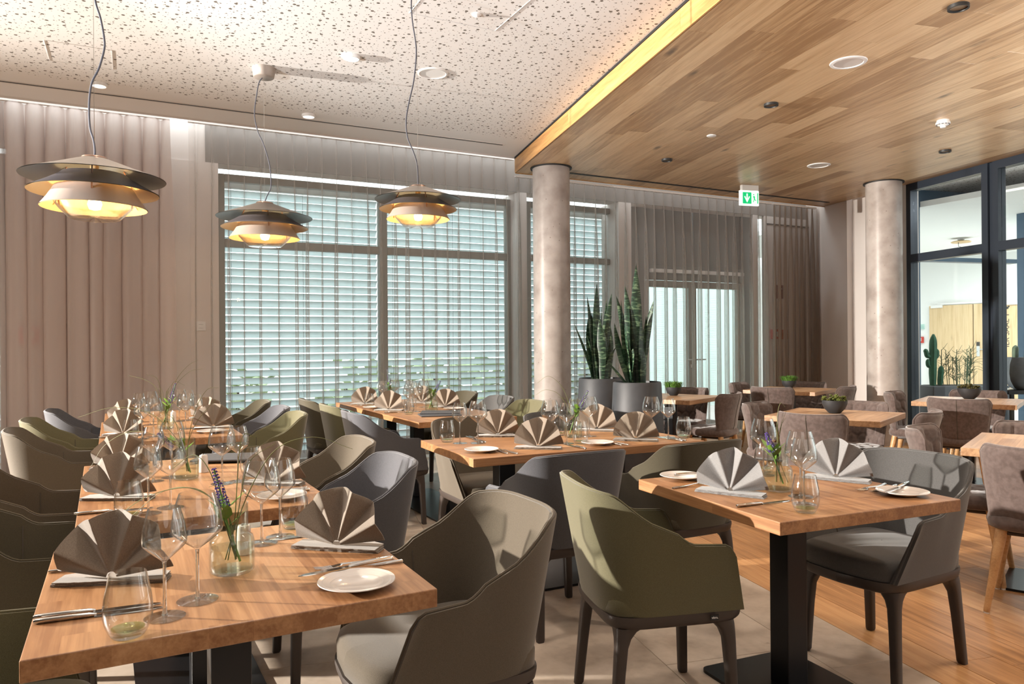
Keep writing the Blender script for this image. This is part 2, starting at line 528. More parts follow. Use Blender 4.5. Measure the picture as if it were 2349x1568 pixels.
def translucent(name, color, tcolor, fac):
    m, nt, b = nodes(name)
    nt.nodes.remove(b)
    out = nt.nodes['Material Output']
    d = N(nt, 'ShaderNodeBsdfDiffuse'); d.inputs['Color'].default_value = (*color, 1)
    t = N(nt, 'ShaderNodeBsdfTranslucent'); t.inputs['Color'].default_value = (*tcolor, 1)
    mx = N(nt, 'ShaderNodeMixShader'); mx.inputs[0].default_value = fac
    nt.links.new(d.outputs[0], mx.inputs[1]); nt.links.new(t.outputs[0], mx.inputs[2])
    nt.links.new(mx.outputs[0], out.inputs[0])
    return m


translucent('slat_white', (0.72, 0.77, 0.78), (0.80, 0.89, 0.90), 0.55)
translucent('screen_aqua', (0.7, 0.8, 0.78), (0.78, 0.93, 0.90), 0.8)

# ------------------------------------------------------------------ mesh helpers


class MB:
    def __init__(self):
        self.v = []; self.f = []

    def add(self, vs, fs):
        o = len(self.v)
        self.v += [tuple(p) for p in vs]
        self.f += [tuple(i + o for i in f) for f in fs]
        return self

    def box(self, c, s, rz=0.0, bev=0.0, seg=2):
        if bev > 0:
            bm = bmesh.new()
            bmesh.ops.create_cube(bm, size=1.0)
            for v in bm.verts:
                v.co = Vector((v.co.x * s[0], v.co.y * s[1], v.co.z * s[2]))
            bmesh.ops.bevel(bm, geom=bm.edges[:], offset=bev, segments=seg, affect='EDGES', profile=0.5)
            bm.verts.index_update()
            vs = [v.co.copy() for v in bm.verts]
            fs = [[v.index for v in f.verts] for f in bm.faces]
            bm.free()
        else:
            x, y, z = s[0] / 2, s[1] / 2, s[2] / 2
            vs = [Vector((a, b, d)) for d in (-z, z) for (a, b) in ((-x, -y), (x, -y), (x, y), (-x, y))]
            fs = [(3, 2, 1, 0), (4, 5, 6, 7), (0, 1, 5, 4), (1, 2, 6, 5), (2, 3, 7, 6), (3, 0, 4, 7)]
        ca, sa = cos(rz), sin(rz)
        return self.add([(c[0] + p[0] * ca - p[1] * sa, c[1] + p[0] * sa + p[1] * ca, c[2] + p[2]) for p in vs], fs)

    def prism(self, poly, z0, z1):
        n = len(poly)
        vs = [(p[0], p[1], z0) for p in poly] + [(p[0], p[1], z1) for p in poly]
        fs = [tuple(range(n - 1, -1, -1)), tuple(range(n, 2 * n))]
        fs += [(i, (i + 1) % n, n + (i + 1) % n, n + i) for i in range(n)]
        return self.add(vs, fs)

    def lathe(self, prof, seg=32, c=(0, 0, 0), cap0=True, cap1=True):
        vs = []; fs = []
        for (r, z) in prof:
            for k in range(seg):
                a = 2 * pi * k / seg
                vs.append((c[0] + r * cos(a), c[1] + r * sin(a), c[2] + z))
        m = len(prof)
        for i in range(m - 1):
            for k in range(seg):
                k2 = (k + 1) % seg
                fs.append((i * seg + k, i * seg + k2, (i + 1) * seg + k2, (i + 1) * seg + k))
        if cap0 and prof[0][0] > 1e-6:
            fs.append(tuple(range(seg - 1, -1, -1)))
        if cap1 and prof[-1][0] > 1e-6:
            fs.append(tuple((m - 1) * seg + k for k in range(seg)))
        return self.add(vs, fs)

    def tube(self, pts, rad, seg=8, flat=1.0):
        pts = [Vector(p) for p in pts]
        n = len(pts)
        if not isinstance(rad, (list, tuple)):
            rad = [rad] * n
        vs = []; fs = []
        nrm = None
        for i, p in enumerate(pts):
            t = (pts[min(i + 1, n - 1)] - pts[max(i - 1, 0)])
            if t.length < 1e-9:
                t = Vector((0, 0, 1))
            t.normalize()
            if nrm is None:
                nrm = t.orthogonal().normalized()
            else:
                nrm = (nrm - t * nrm.dot(t))
                nrm = nrm.normalized() if nrm.length > 1e-6 else t.orthogonal().normalized()
            bi = t.cross(nrm)
            for k in range(seg):
                a = 2 * pi * k / seg
                vs.append(p + (nrm * cos(a) + bi * sin(a) * flat) * rad[i])
        for i in range(n - 1):
            for k in range(seg):
                k2 = (k + 1) % seg
                fs.append((i * seg + k, i * seg + k2, (i + 1) * seg + k2, (i + 1) * seg + k))
        fs.append(tuple(range(seg - 1, -1, -1)))
        fs.append(tuple((n - 1) * seg + k for k in range(seg)))
        return self.add(vs, fs)

    def grid(self, fn, nu, nv, flip=False):
        vs = [fn(i / nu, j / nv) for j in range(nv + 1) for i in range(nu + 1)]
        w = nu + 1
        fs = []
        for j in range(nv):
            for i in range(nu):
                q = (j * w + i, j * w + i + 1, (j + 1) * w + i + 1, (j + 1) * w + i)
                fs.append(q[::-1] if flip else q)
        return self.add(vs, fs)

    def mesh(self, name, mat, smooth=True, ang=35):
        me = bpy.data.meshes.new(name)
        me.from_pydata(self.v, [], self.f)
        me.update()
        mats = mat if isinstance(mat, (list, tuple)) else [mat]
        for mm in mats:
            me.materials.append(MATS[mm])
        if smooth:
            me.polygons.foreach_set('use_smooth', [True] * len(me.polygons))
            me.set_sharp_from_angle(angle=R(ang))
        return me


def link(name, me, parent=None, loc=(0, 0, 0), rz=0.0):
    o = bpy.data.objects.new(name, me)
    COL.objects.link(o)
    o.location = loc
    o.rotation_euler = (0, 0, rz)
    if parent is not None:
        o.parent = parent
        KIDS.setdefault(parent.name, []).append(o)
    return o


KIDS = {}


def obj(name, mb, mat, parent=None, loc=(0, 0, 0), rz=0.0, smooth=True, ang=35):
    return link(name, mb.mesh(name, mat, smooth, ang), parent, loc, rz)


def tag(o, label=None, cat=None, group=None, kind=None):
    if label: o['label'] = label
    if cat: o['category'] = cat
    if group: o['group'] = group
    if kind: o['kind'] = kind
    return o


def thing(name, label, cat, loc=(0, 0, 0), rz=0.0, group=None):
    o = bpy.data.objects.new(name, None)
    COL.objects.link(o)
    o.empty_display_size = 0.1
    o.location = loc
    o.rotation_euler = (0, 0, rz)
    return tag(o, label, cat, group)


def dup(root, label, loc, rz, group=None, swap=None):
    """copy of a thing with copies of its parts and sub-parts; swap = {part name stem: mesh}"""
    r = root.copy(); COL.objects.link(r)
    r.location = loc; r.rotation_euler = (0, 0, rz)
    r['label'] = label
    if group: r['group'] = group

    def rec(src, dst):
        for ch in KIDS.get(src.name, []):
            c = ch.copy(); COL.objects.link(c); c.parent = dst
            KIDS.setdefault(dst.name, []).append(c)
            st = ch.name.split('.')[0]
            if swap and st in swap:
                c.data = swap[st]
            rec(ch, c)
    rec(root, r)
    return r


def bezier(pts, n=20):
    """smooth curve through points (Catmull-Rom)"""
    P = [Vector(p) for p in pts]
    P = [2 * P[0] - P[1]] + P + [2 * P[-1] - P[-2]]
    out = []
    for i in range(1, len(P) - 2):
        for k in range(n):
            t = k / n
            a, b, c, d = P[i - 1], P[i], P[i + 1], P[i + 2]
            out.append(0.5 * ((2 * b) + (c - a) * t + (2 * a - 5 * b + 4 * c - d) * t * t + (3 * b - a - 3 * c + d) * t ** 3))
    out.append(P[-2])
    return out


# frame of the wooden half of the room: n across the planks, d along them
DA = R(11.9)
ON = Vector((2.87, 2.417, 0))
NV = Vector((cos(DA), -sin(DA), 0))
DV = Vector((sin(DA), cos(DA), 0))


def nd(n, d, z=0.0):
    p = ON + NV * n + DV * d
    return Vector((p.x, p.y, z))


def d_at_y(n, y):
    return (y - ON.y + sin(DA) * n) / cos(DA)


NG = 5.02          # glass partition
ZW = 3.28          # wooden ceiling
ZC = 3.46          # plaster ceiling
YE = 7.66          # where both ceilings end in front of the curtain
YW = 8.0           # window wall

# ------------------------------------------------------------------ floor
floor = obj('floor', MB().box((3, 3, -0.08), (24, 16, 0.12)), 'soil', smooth=False)
tag(floor, kind='structure')


def board_mesh(name, mat, w, l, t, bev=0.0015):
    return MB().box((0, 0, 0), (w, l, t), bev=bev, seg=1).mesh(name, mat, False)


rz_d = -DA
tile_me = board_mesh('tile', 'limestone', 0.618, 1.238, 0.02, 0.0012)
for i in range(10):
    n0 = -0.31 - 0.62 * i
    w = 0.62 if i or True else 0.31
    off = random.choice((0.0, 0.41, 0.82)) + 0.1
    d = -3.2 + off
    while d < 6.2:
        c = nd(n0 - 0.31, d + 0.62, -0.0100)
        if c.y < 8.4 and c.y > -1.0 and c.x > -3.2:
            link('tile', tile_me, floor, c, rz_d)
        d += 1.24
tile_half = board_mesh('tile', 'limestone', 0.308, 1.238, 0.02, 0.0012)
d = -2.9
while d < 6.4:
    link('tile', tile_half, floor, nd(-0.155, d + 0.62, -0.0100), rz_d)
    d += 1.24
plank_me = {}
for L_ in (1.5, 1.9, 2.3):
    plank_me[L_] = board_mesh('plank', 'oak_floor', 0.1975, L_ - 0.002, 0.02, 0.001)
for i in range(25):
    d = -1.9 - random.uniform(0, 1.6)
    while d < 6.8:
        L_ = random.choice((1.5, 1.9, 2.3))
        c = nd(0.1 + 0.2 * i, d + L_ / 2, -0.0100)
        if c.y < 8.6:
            link('plank', plank_me[L_], floor, c, rz_d)
        d += L_

# ------------------------------------------------------------------ ceilings
ce = MB()
ce.prism([(-9, -4), (nd(0, -7).x - 0.012, nd(0, -7).y), (nd(0, d_at_y(0, YE)).x - 0.012, YE), (-9, YE)], ZC, ZC + 0.04)
ceil = obj('ceiling', ce, 'perforated_plaster', smooth=False)
tag(ceil, kind='structure')
obj('edge_trim', MB().box((-2.5, YE + 0.006, ZC + 0.0), (13.0, 0.012, 0.03)), 'white_paint', ceil, smooth=False)
cw = MB()
cw.prism([nd(0.0, -7)[:2], nd(NG, -7)[:2], nd(NG, d_at_y(NG, YE))[:2], nd(0.0, d_at_y(0.0, YE))[:2]], ZW + 0.014, ZC + 0.06)
wceil = obj('ceiling', cw, 'oak_fascia', smooth=False)
tag(wceil, kind='structure')
NP = 26
pw = NG / NP
cp_me = {}
for L_ in (1.6, 2.0, 2.4):
    cp_me[L_] = board_mesh('plank', 'oak_ceiling', pw - 0.0015, L_ - 0.0015, 0.014, 0.0008)
COLS = ((4.235, 7.29), (8.42, 6.19))
for i in range(NP):
    n0 = i * pw
    dend = d_at_y(n0, YE)
    d = -1.6 - random.uniform(0, 2.0)
    while d < dend - 0.05:
        L_ = random.choice((1.6, 2.0, 2.4))
        if d + L_ < dend - 0.4:
            link('plank', cp_me[L_], wceil, nd(n0 + pw / 2, d + L_ / 2, ZW + 0.007), rz_d)
            d += L_
        else:
            a = [nd(n0 + .0007, d)[:2], nd(n0 + pw - .0007, d)[:2], nd(n0 + pw - .0007, d_at_y(n0 + pw, YE))[:2], nd(n0 + .0007, dend)[:2]]
            cx = sum(p[0] for p in a) / 4; cy = sum(p[1] for p in a) / 4
            loc = [((p[0] - cx) * cos(DA) - (p[1] - cy) * sin(DA), (p[0] - cx) * sin(DA) + (p[1] - cy) * cos(DA)) for p in a]
            obj('plank', MB().prism(loc, -0.007, 0.007), 'oak_ceiling', wceil, (cx, cy, ZW + 0.007), rz_d, smooth=False)
            break
# fascia of the wooden ceiling and the dark shadow gap above it
fm = MB()
for a, b in ((-7, -1.2), (-1.2, 1.35), (1.35, 3.5), (3.5, d_at_y(0, YE))):
    fm = MB()
    mid = (a + b) / 2
    fb = obj('fascia_board', MB().box((0, 0, 0), (0.018, b - a - 0.001, ZC - ZW - 0.022)), 'oak_fascia', wceil,
             nd(-0.002, mid, (ZW + ZC - 0.022) / 2), rz_d, smooth=False)
obj('shadow_gap', MB().box((0, 0, 0), (0.02, d_at_y(0, YE) + 7, 0.03)), 'black_slot', wceil,
    nd(-0.004, (d_at_y(0, YE) - 7) / 2, ZC - 0.004), rz_d, smooth=False)
# edge strip of the wooden ceiling towards the curtain
xa, xb = nd(0, d_at_y(0, YE)).x, nd(NG, d_at_y(NG, YE)).x
obj('edge_trim', MB().box(((xa + xb) / 2, YE + 0.004, ZW + 0.06), (xb - xa, 0.012, 0.135)), 'oak_fascia', wceil, smooth=False)
# air slots
sl = thing('slot_diffuser', 'long black air slot in the white perforated ceiling beside the curtain', 'air vent', (0, 0, 0))
obj('slot', MB().box((-0.7, 7.235, ZC - 0.001), (8.6, 0.026, 0.006)), 'black_slot', sl, smooth=False)
for dy in (-0.020, 0.020):
    obj('slot_frame', MB().box((-0.7, 7.235 + dy, ZC - 0.002), (8.64, 0.012, 0.006)), 'white_paint', sl, smooth=False)
sl = thing('slot_diffuser', 'black air slot in the wooden ceiling along the curtain', 'air vent', (0, 0, 0))
obj('slot', MB().box((6.62, 7.40, ZW - 0.002), (4.5, 0.03, 0.005)), 'black_slot', sl, smooth=False)
for dy in (-0.02, 0.02):
    obj('slot_frame', MB().box((6.62, 7.40 + dy, ZW - 0.002), (4.5, 0.006, 0.006)), 'black_steel', sl, smooth=False)
# access panels of the plaster ceiling
for (x, y, s, lab) in ((-0.33, 6.35, 0.42, 'small square access panel in the white ceiling above the left pendant lamp'),
                       (1.93, 4.3, 0.62, 'larger square access panel in the white ceiling near the wooden edge')):
    p = thing('access_panel', lab, 'panel', (x, y, ZC))
    fr = MB()
    for k in range(4):
        a = k * pi / 2
        fr.box((cos(a) * s / 2, sin(a) * s / 2, -0.001), (0.004, s, 0.004), rz=a)
    obj('panel_frame', fr, 'white_plastic', p, smooth=False)
    obj('panel', MB().box((0, 0, 0.001), (s - 0.01, s - 0.01, 0.003)), 'perforated_plaster', p, smooth=False)

# ------------------------------------------------------------------ window wall and other walls


def wall(name, boxes, mat='wall_white'):
    mb = MB()
    for (c, s) in boxes:
        mb.box(c, s)
    o = obj(name, mb, mat, smooth=False)
    return tag(o, kind='structure')


def span(x0, x1, z0, z1, y0=YW, y1=YW + 0.4):
    return (((x0 + x1) / 2, (y0 + y1) / 2, (z0 + z1) / 2), (x1 - x0, y1 - y0, z1 - z0))


HZ = 3.135
wall('wall_back', [span(-9, -4.2, 0, 3.9), span(-9, 9.6, HZ, 3.9, YW + 0.012, YW + 0.25), span(-1.0, 0.78, 0, HZ), span(4.18, 4.30, 0, HZ),
                   span(5.66, 5.86, 0, HZ), span(8.24, 9.6, 0, HZ, YW, YW + 0.05), span(8.02, 8.11, 0, HZ, YW, YW + 0.03)])
shade_strip = MB()  # darker strip above the windows, painting in the shade behind the curtain
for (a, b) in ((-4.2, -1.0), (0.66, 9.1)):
    shade_strip.box(*span(a, b, HZ, 3.9, YW, YW + 0.012))
tag(obj('trim_3', shade_strip, 'header_shade_grey', smooth=False), kind='structure')
wall('wall_left', [((-9.1, 2, 1.9), (0.2, 12.4, 3.9))])
wall('wall_front', [((0, -4.1, 1.9), (24, 0.2, 3.9))])
# return wall between window wall and glass partition, with a slim pilaster
rw = MB()


def glp(s, off, z=0.0):
    """point on the partition line: s along (0 at the corner, negative towards the room), off outwards"""
    d0 = d_at_y(NG, 7.64)
    p = nd(NG + off, d0 + s)
    return Vector((p.x, p.y, z))


def gl_box(mb, s0, s1, o0, o1, z0, z1):
    poly = [glp(s0, o0)[:2], glp(s1, o0)[:2], glp(s1, o1)[:2], glp(s0, o1)[:2]]
    mb.prism(poly, z0, z1)


gl_box(rw, 0.45, -0.445, 0.0, 0.25, 0, 3.9)
gl_box(rw, -0.445, -1.47, 0.09, 0.25, 0, 3.9)
tag(obj('wall_right', rw, 'wall_white', smooth=False), kind='structure')
tr = MB()
gl_box(tr, -1.455, -1.53, 0.0, 0.1, 0, 3.28)
tag(obj('trim_1', tr, 'white_paint', smooth=False), kind='structure')

YF = 8.2   # window frames


def frame_window(name, x0, x1, z0, z1, verticals, transoms, mat='frame_grey', w=0.06, panes=True):
    e = bpy.data.objects.new(name, None); COL.objects.link(e)
    e.location = (x0, YF, 0)
    tag(e, kind='structure')

    def bar(nm, a, b, c, d_, m=mat):
        obj(nm, MB().box(((a + b) / 2 - x0, 0.04, (c + d_) / 2), (b - a, 0.08, d_ - c), bev=0.004, seg=1), m, e, smooth=False)
    bar('frame_stile', x0, x0 + w, z0, z1)
    bar('frame_stile', x1 - w, x1, z0, z1)
    obj('pane', MB().box(((x0 + x1) / 2 - x0, 0.04, z1 + 0.03), (x1 - x0, 0.012, 0.06)), 'window_glass', e, smooth=False)
    bar('frame_head', x0 + w, x1 - w, z1 - 0.075, z1)
    bar('frame_sill', x0 + w, x1 - w, z0, z0 + 0.07)
    for (a, b) in verticals:
        bar('mullion', a, b, z0 + 0.07, z1 - 0.075)
    xs = [x0 + w] + [q for ab in verticals for q in ab] + [x1 - w]
    for k in range(0, len(xs), 2):
        for (a, b) in transoms:
            bar('transom', xs[k], xs[k + 1], a, b)
        if panes:
            zs = [z0 + 0.07] + [q for ab in transoms for q in ab] + [z1 - 0.075]
            for j in range(0, len(zs), 2):
                obj('pane', MB().box(((xs[k] + xs[k + 1]) / 2 - x0, 0.04, (zs[j] + zs[j + 1]) / 2),
                                     (xs[k + 1] - xs[k], 0.012, zs[j + 1] - zs[j])), 'window_glass', e, smooth=False)
    return e


frame_window('window_1', 0.80, 4.19, 0.0, HZ - 0.055, [(2.505, 2.60)], [(2.325, 2.41)])
frame_window('window_2', 4.40, 5.80, 0.0, HZ - 0.055, [], [(2.335, 2.41)])
frame_window('window_3', -4.1, -1.02, 0.0, HZ - 0.055, [(-2.6, -2.52)], [(2.325, 2.41)])
w4 = obj('window_4', MB().box((8.175, YW + 0.02, HZ / 2), (0.13, 0.008, HZ)), 'window_glass', smooth=False)
tag(w4, kind='structure')
# sills: bright stone ledge at the foot of the windows
sb = MB()
for (a, b) in ((-4.2, -1.0), (0.78, 4.18), (4.30, 5.66), (5.86, 8.02)):
    sb.box(*span(a, b, -0.02, 0.012, YW, YW + 0.3))
tag(obj('trim_2', sb, 'soffit_white', smooth=False), kind='structure')
# double glazed door
dr = bpy.data.objects.new('door_1', None); COL.objects.link(dr)
dr.location = (6.0, YF, 0); tag(dr, kind='structure')


def dbox(nm, x0, x1, z0, z1, mat, y0=0.0, y1=0.08, par=None, bev=0.004):
    return obj(nm, MB().box(((x0 + x1) / 2 - 6.0, (y0 + y1) / 2, (z0 + z1) / 2), (x1 - x0, y1 - y0, z1 - z0), bev=bev, seg=1), mat, par or dr, smooth=False)


dbox('frame_stile', 6.0, 6.22, 0, HZ, 'transom_grey')
dbox('frame_stile', 7.98, 8.22, 0, HZ, 'transom_grey')
dbox('upper_panel', 6.22, 7.08, 2.36, HZ, 'transom_grey', 0.02, 0.07)
dbox('upper_panel', 7.10, 7.98, 2.36, HZ, 'transom_grey', 0.02, 0.07)
dbox('transom', 6.22, 7.98, 2.16, 2.36, 'transom_grey')
for (a, b) in ((6.22, 7.06), (7.06, 7.98)):
    lf = dbox('door_leaf', a + 0.004, a + 0.07, 0.02, 2.15, 'frame_grey', 0.0, 0.07)
    dbox('leaf_stile', b - 0.07, b - 0.004, 0.02, 2.15, 'frame_grey', 0.0, 0.07)
    dbox('leaf_rail', a + 0.07, b - 0.07, 2.06, 2.15, 'frame_grey', 0.0, 0.07)
    dbox('leaf_rail', a + 0.07, b - 0.07, 0.02, 0.12, 'frame_grey', 0.0, 0.07)
    dbox('pane', a + 0.07, b - 0.07, 0.12, 2.06, 'window_glass', 0.03, 0.042, bev=0)
dbox('closer_rail', 6.30, 7.98, 2.255, 2.305, 'white_plastic', -0.06, 0.0)
for (a, s) in ((7.02, -1), (7.10, 1)):
    hd = MB()
    hd.tube([(a - 6.0, -0.005, 1.05), (a - 6.0, -0.06, 1.05), (a - 6.0 + s * 0.14, -0.06, 1.05)], 0.009, 8)
    obj('handle', hd, 'door_steel', dr)
    obj('lock_plate', MB().box((a - 6.0, -0.004, 0.96), (0.03, 0.008, 0.05)), 'door_steel', dr, smooth=False)

# ------------------------------------------------------------------ outside
gr = obj('ground', MB().box((3, 24, -0.2), (80, 31.2, 0.2)), 'asphalt', smooth=False)
tag(gr, kind='structure')


def hedge(x0, x1, y, h, lab):
    t = thing('hedge', lab, 'hedge', (x0, y, -0.1))
    mb = MB()
    rnd = random.Random(int(x0 * 10))
    for _ in range(500):
        p = Vector((rnd.uniform(0, x1 - x0), rnd.uniform(-0.4, 0.4), rnd.uniform(0.1, h)))
        a, b, s = rnd.uniform(0, 6.3), rnd.uniform(-1, 1), rnd.uniform(0.12, 0.25)
        u = Vector((cos(a), sin(a), b)) * s; w = Vector((-sin(a), cos(a), rnd.uniform(-1, 1))) * s * 0.6
        mb.add([p - u, p + w, p + u, p - w], [(0, 1, 2, 3)])
    obj('foliage', mb, 'hedge_leaf', t)
    st = MB()
    k = 0.4
    while k < x1 - x0:
        st.tube([(k, 0, 0), (k, 0, h * 0.7)], 0.03, 6)
        k += 0.9
    obj('stem', st, 'soil', t)


hedge(-6, 2.2, 13.5, 1.0, 'low green hedge outside behind the blinds of the wide window, left half')
hedge(3.2, 10.5, 14.0, 1.1, 'low green hedge outside behind the blinds of the wide window, right half')

# ------------------------------------------------------------------ outdoor venetian blinds
YB = 8.42


def slat_mesh(w):
    mb = MB()
    prof = []
    for k in range(9):
        t = k / 8 - 0.5
        # broad blade turned nearly shut, lipped at both edges
        prof.append((t * 0.048 + 0.004 * sin(t * 6.0), -t * 0.068 + 0.006 * cos(t * pi)))
    n = len(prof)
    vs = []
    for x in (-w / 2, w / 2):
        vs += [(x, p[0], p[1]) for p in prof]
    vs += [(v[0], v[1] - 0.0012, v[2] - 0.0012) for v in vs]
    fs = []
    for i in range(n - 1):
        fs.append((i, n + i, n + i + 1, i + 1))
        fs.append((2 * n + i + 1, 3 * n + i + 1, 3 * n + i, 2 * n + i))
    fs += [(0, 2 * n, 3 * n, n), (n - 1, 2 * n - 1, 4 * n - 1, 3 * n - 1)]
    mb.add(vs, fs)
    return mb.mesh('slat', 'slat_white', True, 60)


def blind(x0, x1, lab, z0=0.10, z1=3.02, pitch=0.0835):
    t = thing('venetian_blind', lab, 'blind', ((x0 + x1) / 2, YB, 0), 0, 'outdoor venetian blinds')
    w = x1 - x0
    me = slat_mesh(w - 0.05)
    z = z1 - 0.10
    while z > z0:
        link('slat', me, t, (0, 0, z))
        z -= pitch
    obj('head_rail', MB().box((0, 0, z1 - 0.005), (w, 0.07, 0.09), bev=0.006, seg=1), 'slat_rail', t, smooth=False)
    for s in (-1, 1):
        obj('guide_rail', MB().box((s * (w / 2 - 0.008), 0, (z0 + z1) / 2 - 0.03), (0.016, 0.03, z1 - z0)), 'slat_rail', t, smooth=False)
    k = -w / 2 + 0.12
    cd = MB()
    while k < w / 2 - 0.05:
        for dy in (-0.032, 0.032):
            cd.tube([(k, dy, z1 - 0.05), (k, dy, z0)], 0.0018, 5)
        k += (w - 0.24) / 2
    tag(obj('ladder_cord', cd, 'cord_grey', t), kind='stuff')
    return t


blind(0.82, 2.56, 'white slatted outdoor blind behind the left half of the wide window')
blind(2.60, 4.36, 'white slatted outdoor blind behind the right half of the wide window')
blind(4.42, 5.86, 'white slatted outdoor blind behind the column and the snake plants')
blind(-4.2, -1.04, 'white slatted outdoor blind at the extreme left edge of the picture')
# closed dense blinds behind the door leaves
fs_ = thing('door_screen', 'pale aqua finely slatted closed screen outside the glazed double door', 'screen', (7.15, YB + 0.05, 0))
sc = MB()
z = 2.36
while z > 0.36:
    sc.add([(-0.98, 0.0, z), (0.98, 0.0, z), (0.98, 0.008, z - 0.0265), (-0.98, 0.008, z - 0.0265)], [(0, 1, 2, 3)])
    z -= 0.026
tag(obj('slat', sc, 'screen_aqua', fs_, smooth=False), kind='stuff')
obj('head_rail', MB().box((0, 0.02, 2.40), (1.98, 0.06, 0.07)), 'slat_rail', fs_, smooth=False)
for s in (-0.985, 0.985):
    obj('guide_rail', MB().box((s, 0.02, 1.145), (0.02, 0.04, 2.49)), 'slat_rail', fs_, smooth=False)

# ------------------------------------------------------------------ curtains
YC = 7.80


def curtain(x0, x1, ztop, mat, lab, pleat=0.155, amp=0.035, amp2=0.05, seed=1, lean=0.0, zbot=0.015):
    t = thing('curtain', lab, 'curtain', ((x0 + x1) / 2, YC, 0), 0, 'voile curtains')
    rnd = random.Random(seed)
    n = max(3, int(round((x1 - x0) / pleat)))
    ph = [rnd.uniform(-0.25, 0.25) for _ in range(n + 2)]
    am = [rnd.uniform(0.6, 1.35) for _ in range(n + 2)]
    dr_ = [rnd.uniform(-0.35, 0.35) for _ in range(n + 2)]
    per = 14
    NU = n * per
    w = x1 - x0
    zs = [0, 0.015, 0.06, 0.14, 0.26, 0.42, 0.62, 0.82, 1.0]

    def fn(u, v):
        zf = zs[int(round(v * 8))]
        x = u * n
        i = min(int(x), n - 1)
        fr = x - i
        k = (1 - fr) * am[i] + fr * am[i + 1]
        loose = min(1.0, zf * 3)
        p = 2 * pi * (fr + (ph[i] * (1 - fr) + ph[i + 1] * fr) * loose)
        y = -cos(p) * (amp * (1 - loose) + amp2 * loose * k) + 0.3 * amp2 * loose * cos(2 * p + dr_[i] * 4)
        xx = u * w - w / 2 + 0.030 * sin(p) * (0.4 + loose * k) + lean * zf * (1 if u > 0.5 else 0) * (u - 0.5) + 0.03 * loose * dr_[i] * sin(pi * fr)
        return (xx, y, ztop + (zbot - ztop) * zf)
    mb = MB().grid(fn, NU, 8)
    obj('cloth', mb, mat, t, ang=180)
    obj('curtain_track', MB().box((0, 0, ztop + 0.014), (w, 0.04, 0.022)), 'white_paint', t, smooth=False)
    return t


curtain(-4.2, 0.33, 3.455, 'voile_dense', 'dense taupe voile curtain hanging over the wall pier at far left', seed=3, amp2=0.08)
curtain(0.49, 4.02, 3.455, 'voile_sheer', 'sheer voile curtain drawn across the wide window behind the pendant lamps', seed=5)
curtain(4.04, 8.18, 3.26, 'voile_door', 'sheer grey voile curtain across the glazed door behind the snake plants', seed=8)
curtain(8.20, 9.08, 3.26, 'voile_brown', 'gathered brown voile curtain at the right end by the corner', pleat=0.11, amp=0.035, amp2=0.05, seed=11)

# ------------------------------------------------------------------ columns
for k, (x, y) in enumerate(COLS):
    c = thing('concrete_column', ('round polished concrete column between the curtains and the snake plants',
                                  'round polished concrete column beside the dark glass partition')[k], 'column', (x, y, 0), 0, 'concrete columns')
    obj('shaft', MB().lathe([(0.21, 0.0), (0.21, 3.30)], 64), 'concrete', c, ang=30)
    obj('shadow_ring', MB().lathe([(0.212, 3.268), (0.235, 3.268), (0.235, 3.282), (0.212, 3.282)], 64, cap0=False, cap1=False), 'black_slot', c)

# ------------------------------------------------------------------ glass partition
gw = bpy.data.objects.new('wall_glass', None); COL.objects.link(gw); tag(gw, kind='structure')


def gobj(nm, s0, s1, o0, o1, z0, z1, mat, par=gw):
    mb = MB(); gl_box(mb, s0, s1, o0, o1, z0, z1)
    return obj(nm, mb, mat, par, smooth=False)


stiles = [(-1.53, -1.60), (-2.63, -2.71), (-2.77, -2.84), (-4.0, -4.07), (-4.13, -4.2), (-5.5, -5.57), (-5.63, -5.7), (-7.0, -7.07)]
for a, b in stiles:
    gobj('frame_stile', a, b, 0.0, 0.11, 0, ZW + 0.02, 'frame_navy')
for a, b in ((-2.71, -2.77), (-4.07, -4.13), (-5.57, -5.63)):
    gobj('frame_stile', a, b, 0.03, 0.10, 0, ZW + 0.02, 'frame_navy')
for a, b in ((-1.60, -2.63), (-2.84, -4.0), (-4.2, -5.5), (-5.7, -7.0)):
    gobj('frame_head', a, b, 0.0, 0.11, 3.19, ZW + 0.02, 'frame_navy')
    gobj('transom', a, b, 0.0, 0.11, 2.285, 2.385, 'frame_navy')
    gobj('frame_sill', a, b, 0.0, 0.11, 0.0, 0.12, 'frame_navy')
    gobj('pane', a, b, 0.045, 0.057, 0.12, 2.285, 'partition_glass')
    gobj('pane', a, b, 0.045, 0.057, 2.385, 3.19, 'partition_glass')

# ------------------------------------------------------------------ hall beyond the partition
hf = obj('floor', MB().box((16.2, 6.0, -0.06), (15.0, 16, 0.1)), 'hall_floor', smooth=False)
tag(hf, kind='structure')
hc = MB()
hc.prism([glp(0.6, 0.2)[:2], glp(-8, 0.2)[:2], (glp(-8, 4.2))[:2], glp(0.6, 4.2)[:2]], ZC, ZC + 0.05)
tag(obj('ceiling', hc, 'perforated_plaster', smooth=False), kind='structure')
hc2 = MB().box((16.6, 6.6, 3.25), (13.0, 12.0, 0.08))
tag(obj('ceiling', hc2, 'wall_bright', smooth=False), kind='structure')
wall('wall_hall', [((16.4, 13.1, 1.7), (14.0, 0.2, 3.6)), ((17.25, 6.6, 1.7), (0.2, 13.4, 3.6)), ((13.5, -2.0, 1.7), (9.0, 0.2, 3.6))], 'wall_bright')
# blue portal of the corridor: beam, posts, thin transom (plane square to the partition)
PO = Vector((10.16, 6.83, 0))
pt = thing('portal', 'dark blue steel portal with deep beam seen through the glass partition', 'portal', (0, 0, 0))


def pobj(nm, a, b, z0, z1, t=0.14, mat='frame_blue'):
    p = [PO + NV * a - DV * 0, PO + NV * b, PO + NV * b + DV * t, PO + NV * a + DV * t]
    obj(nm, MB().prism([q[:2] for q in p], z0, z1), mat, pt, smooth=False)


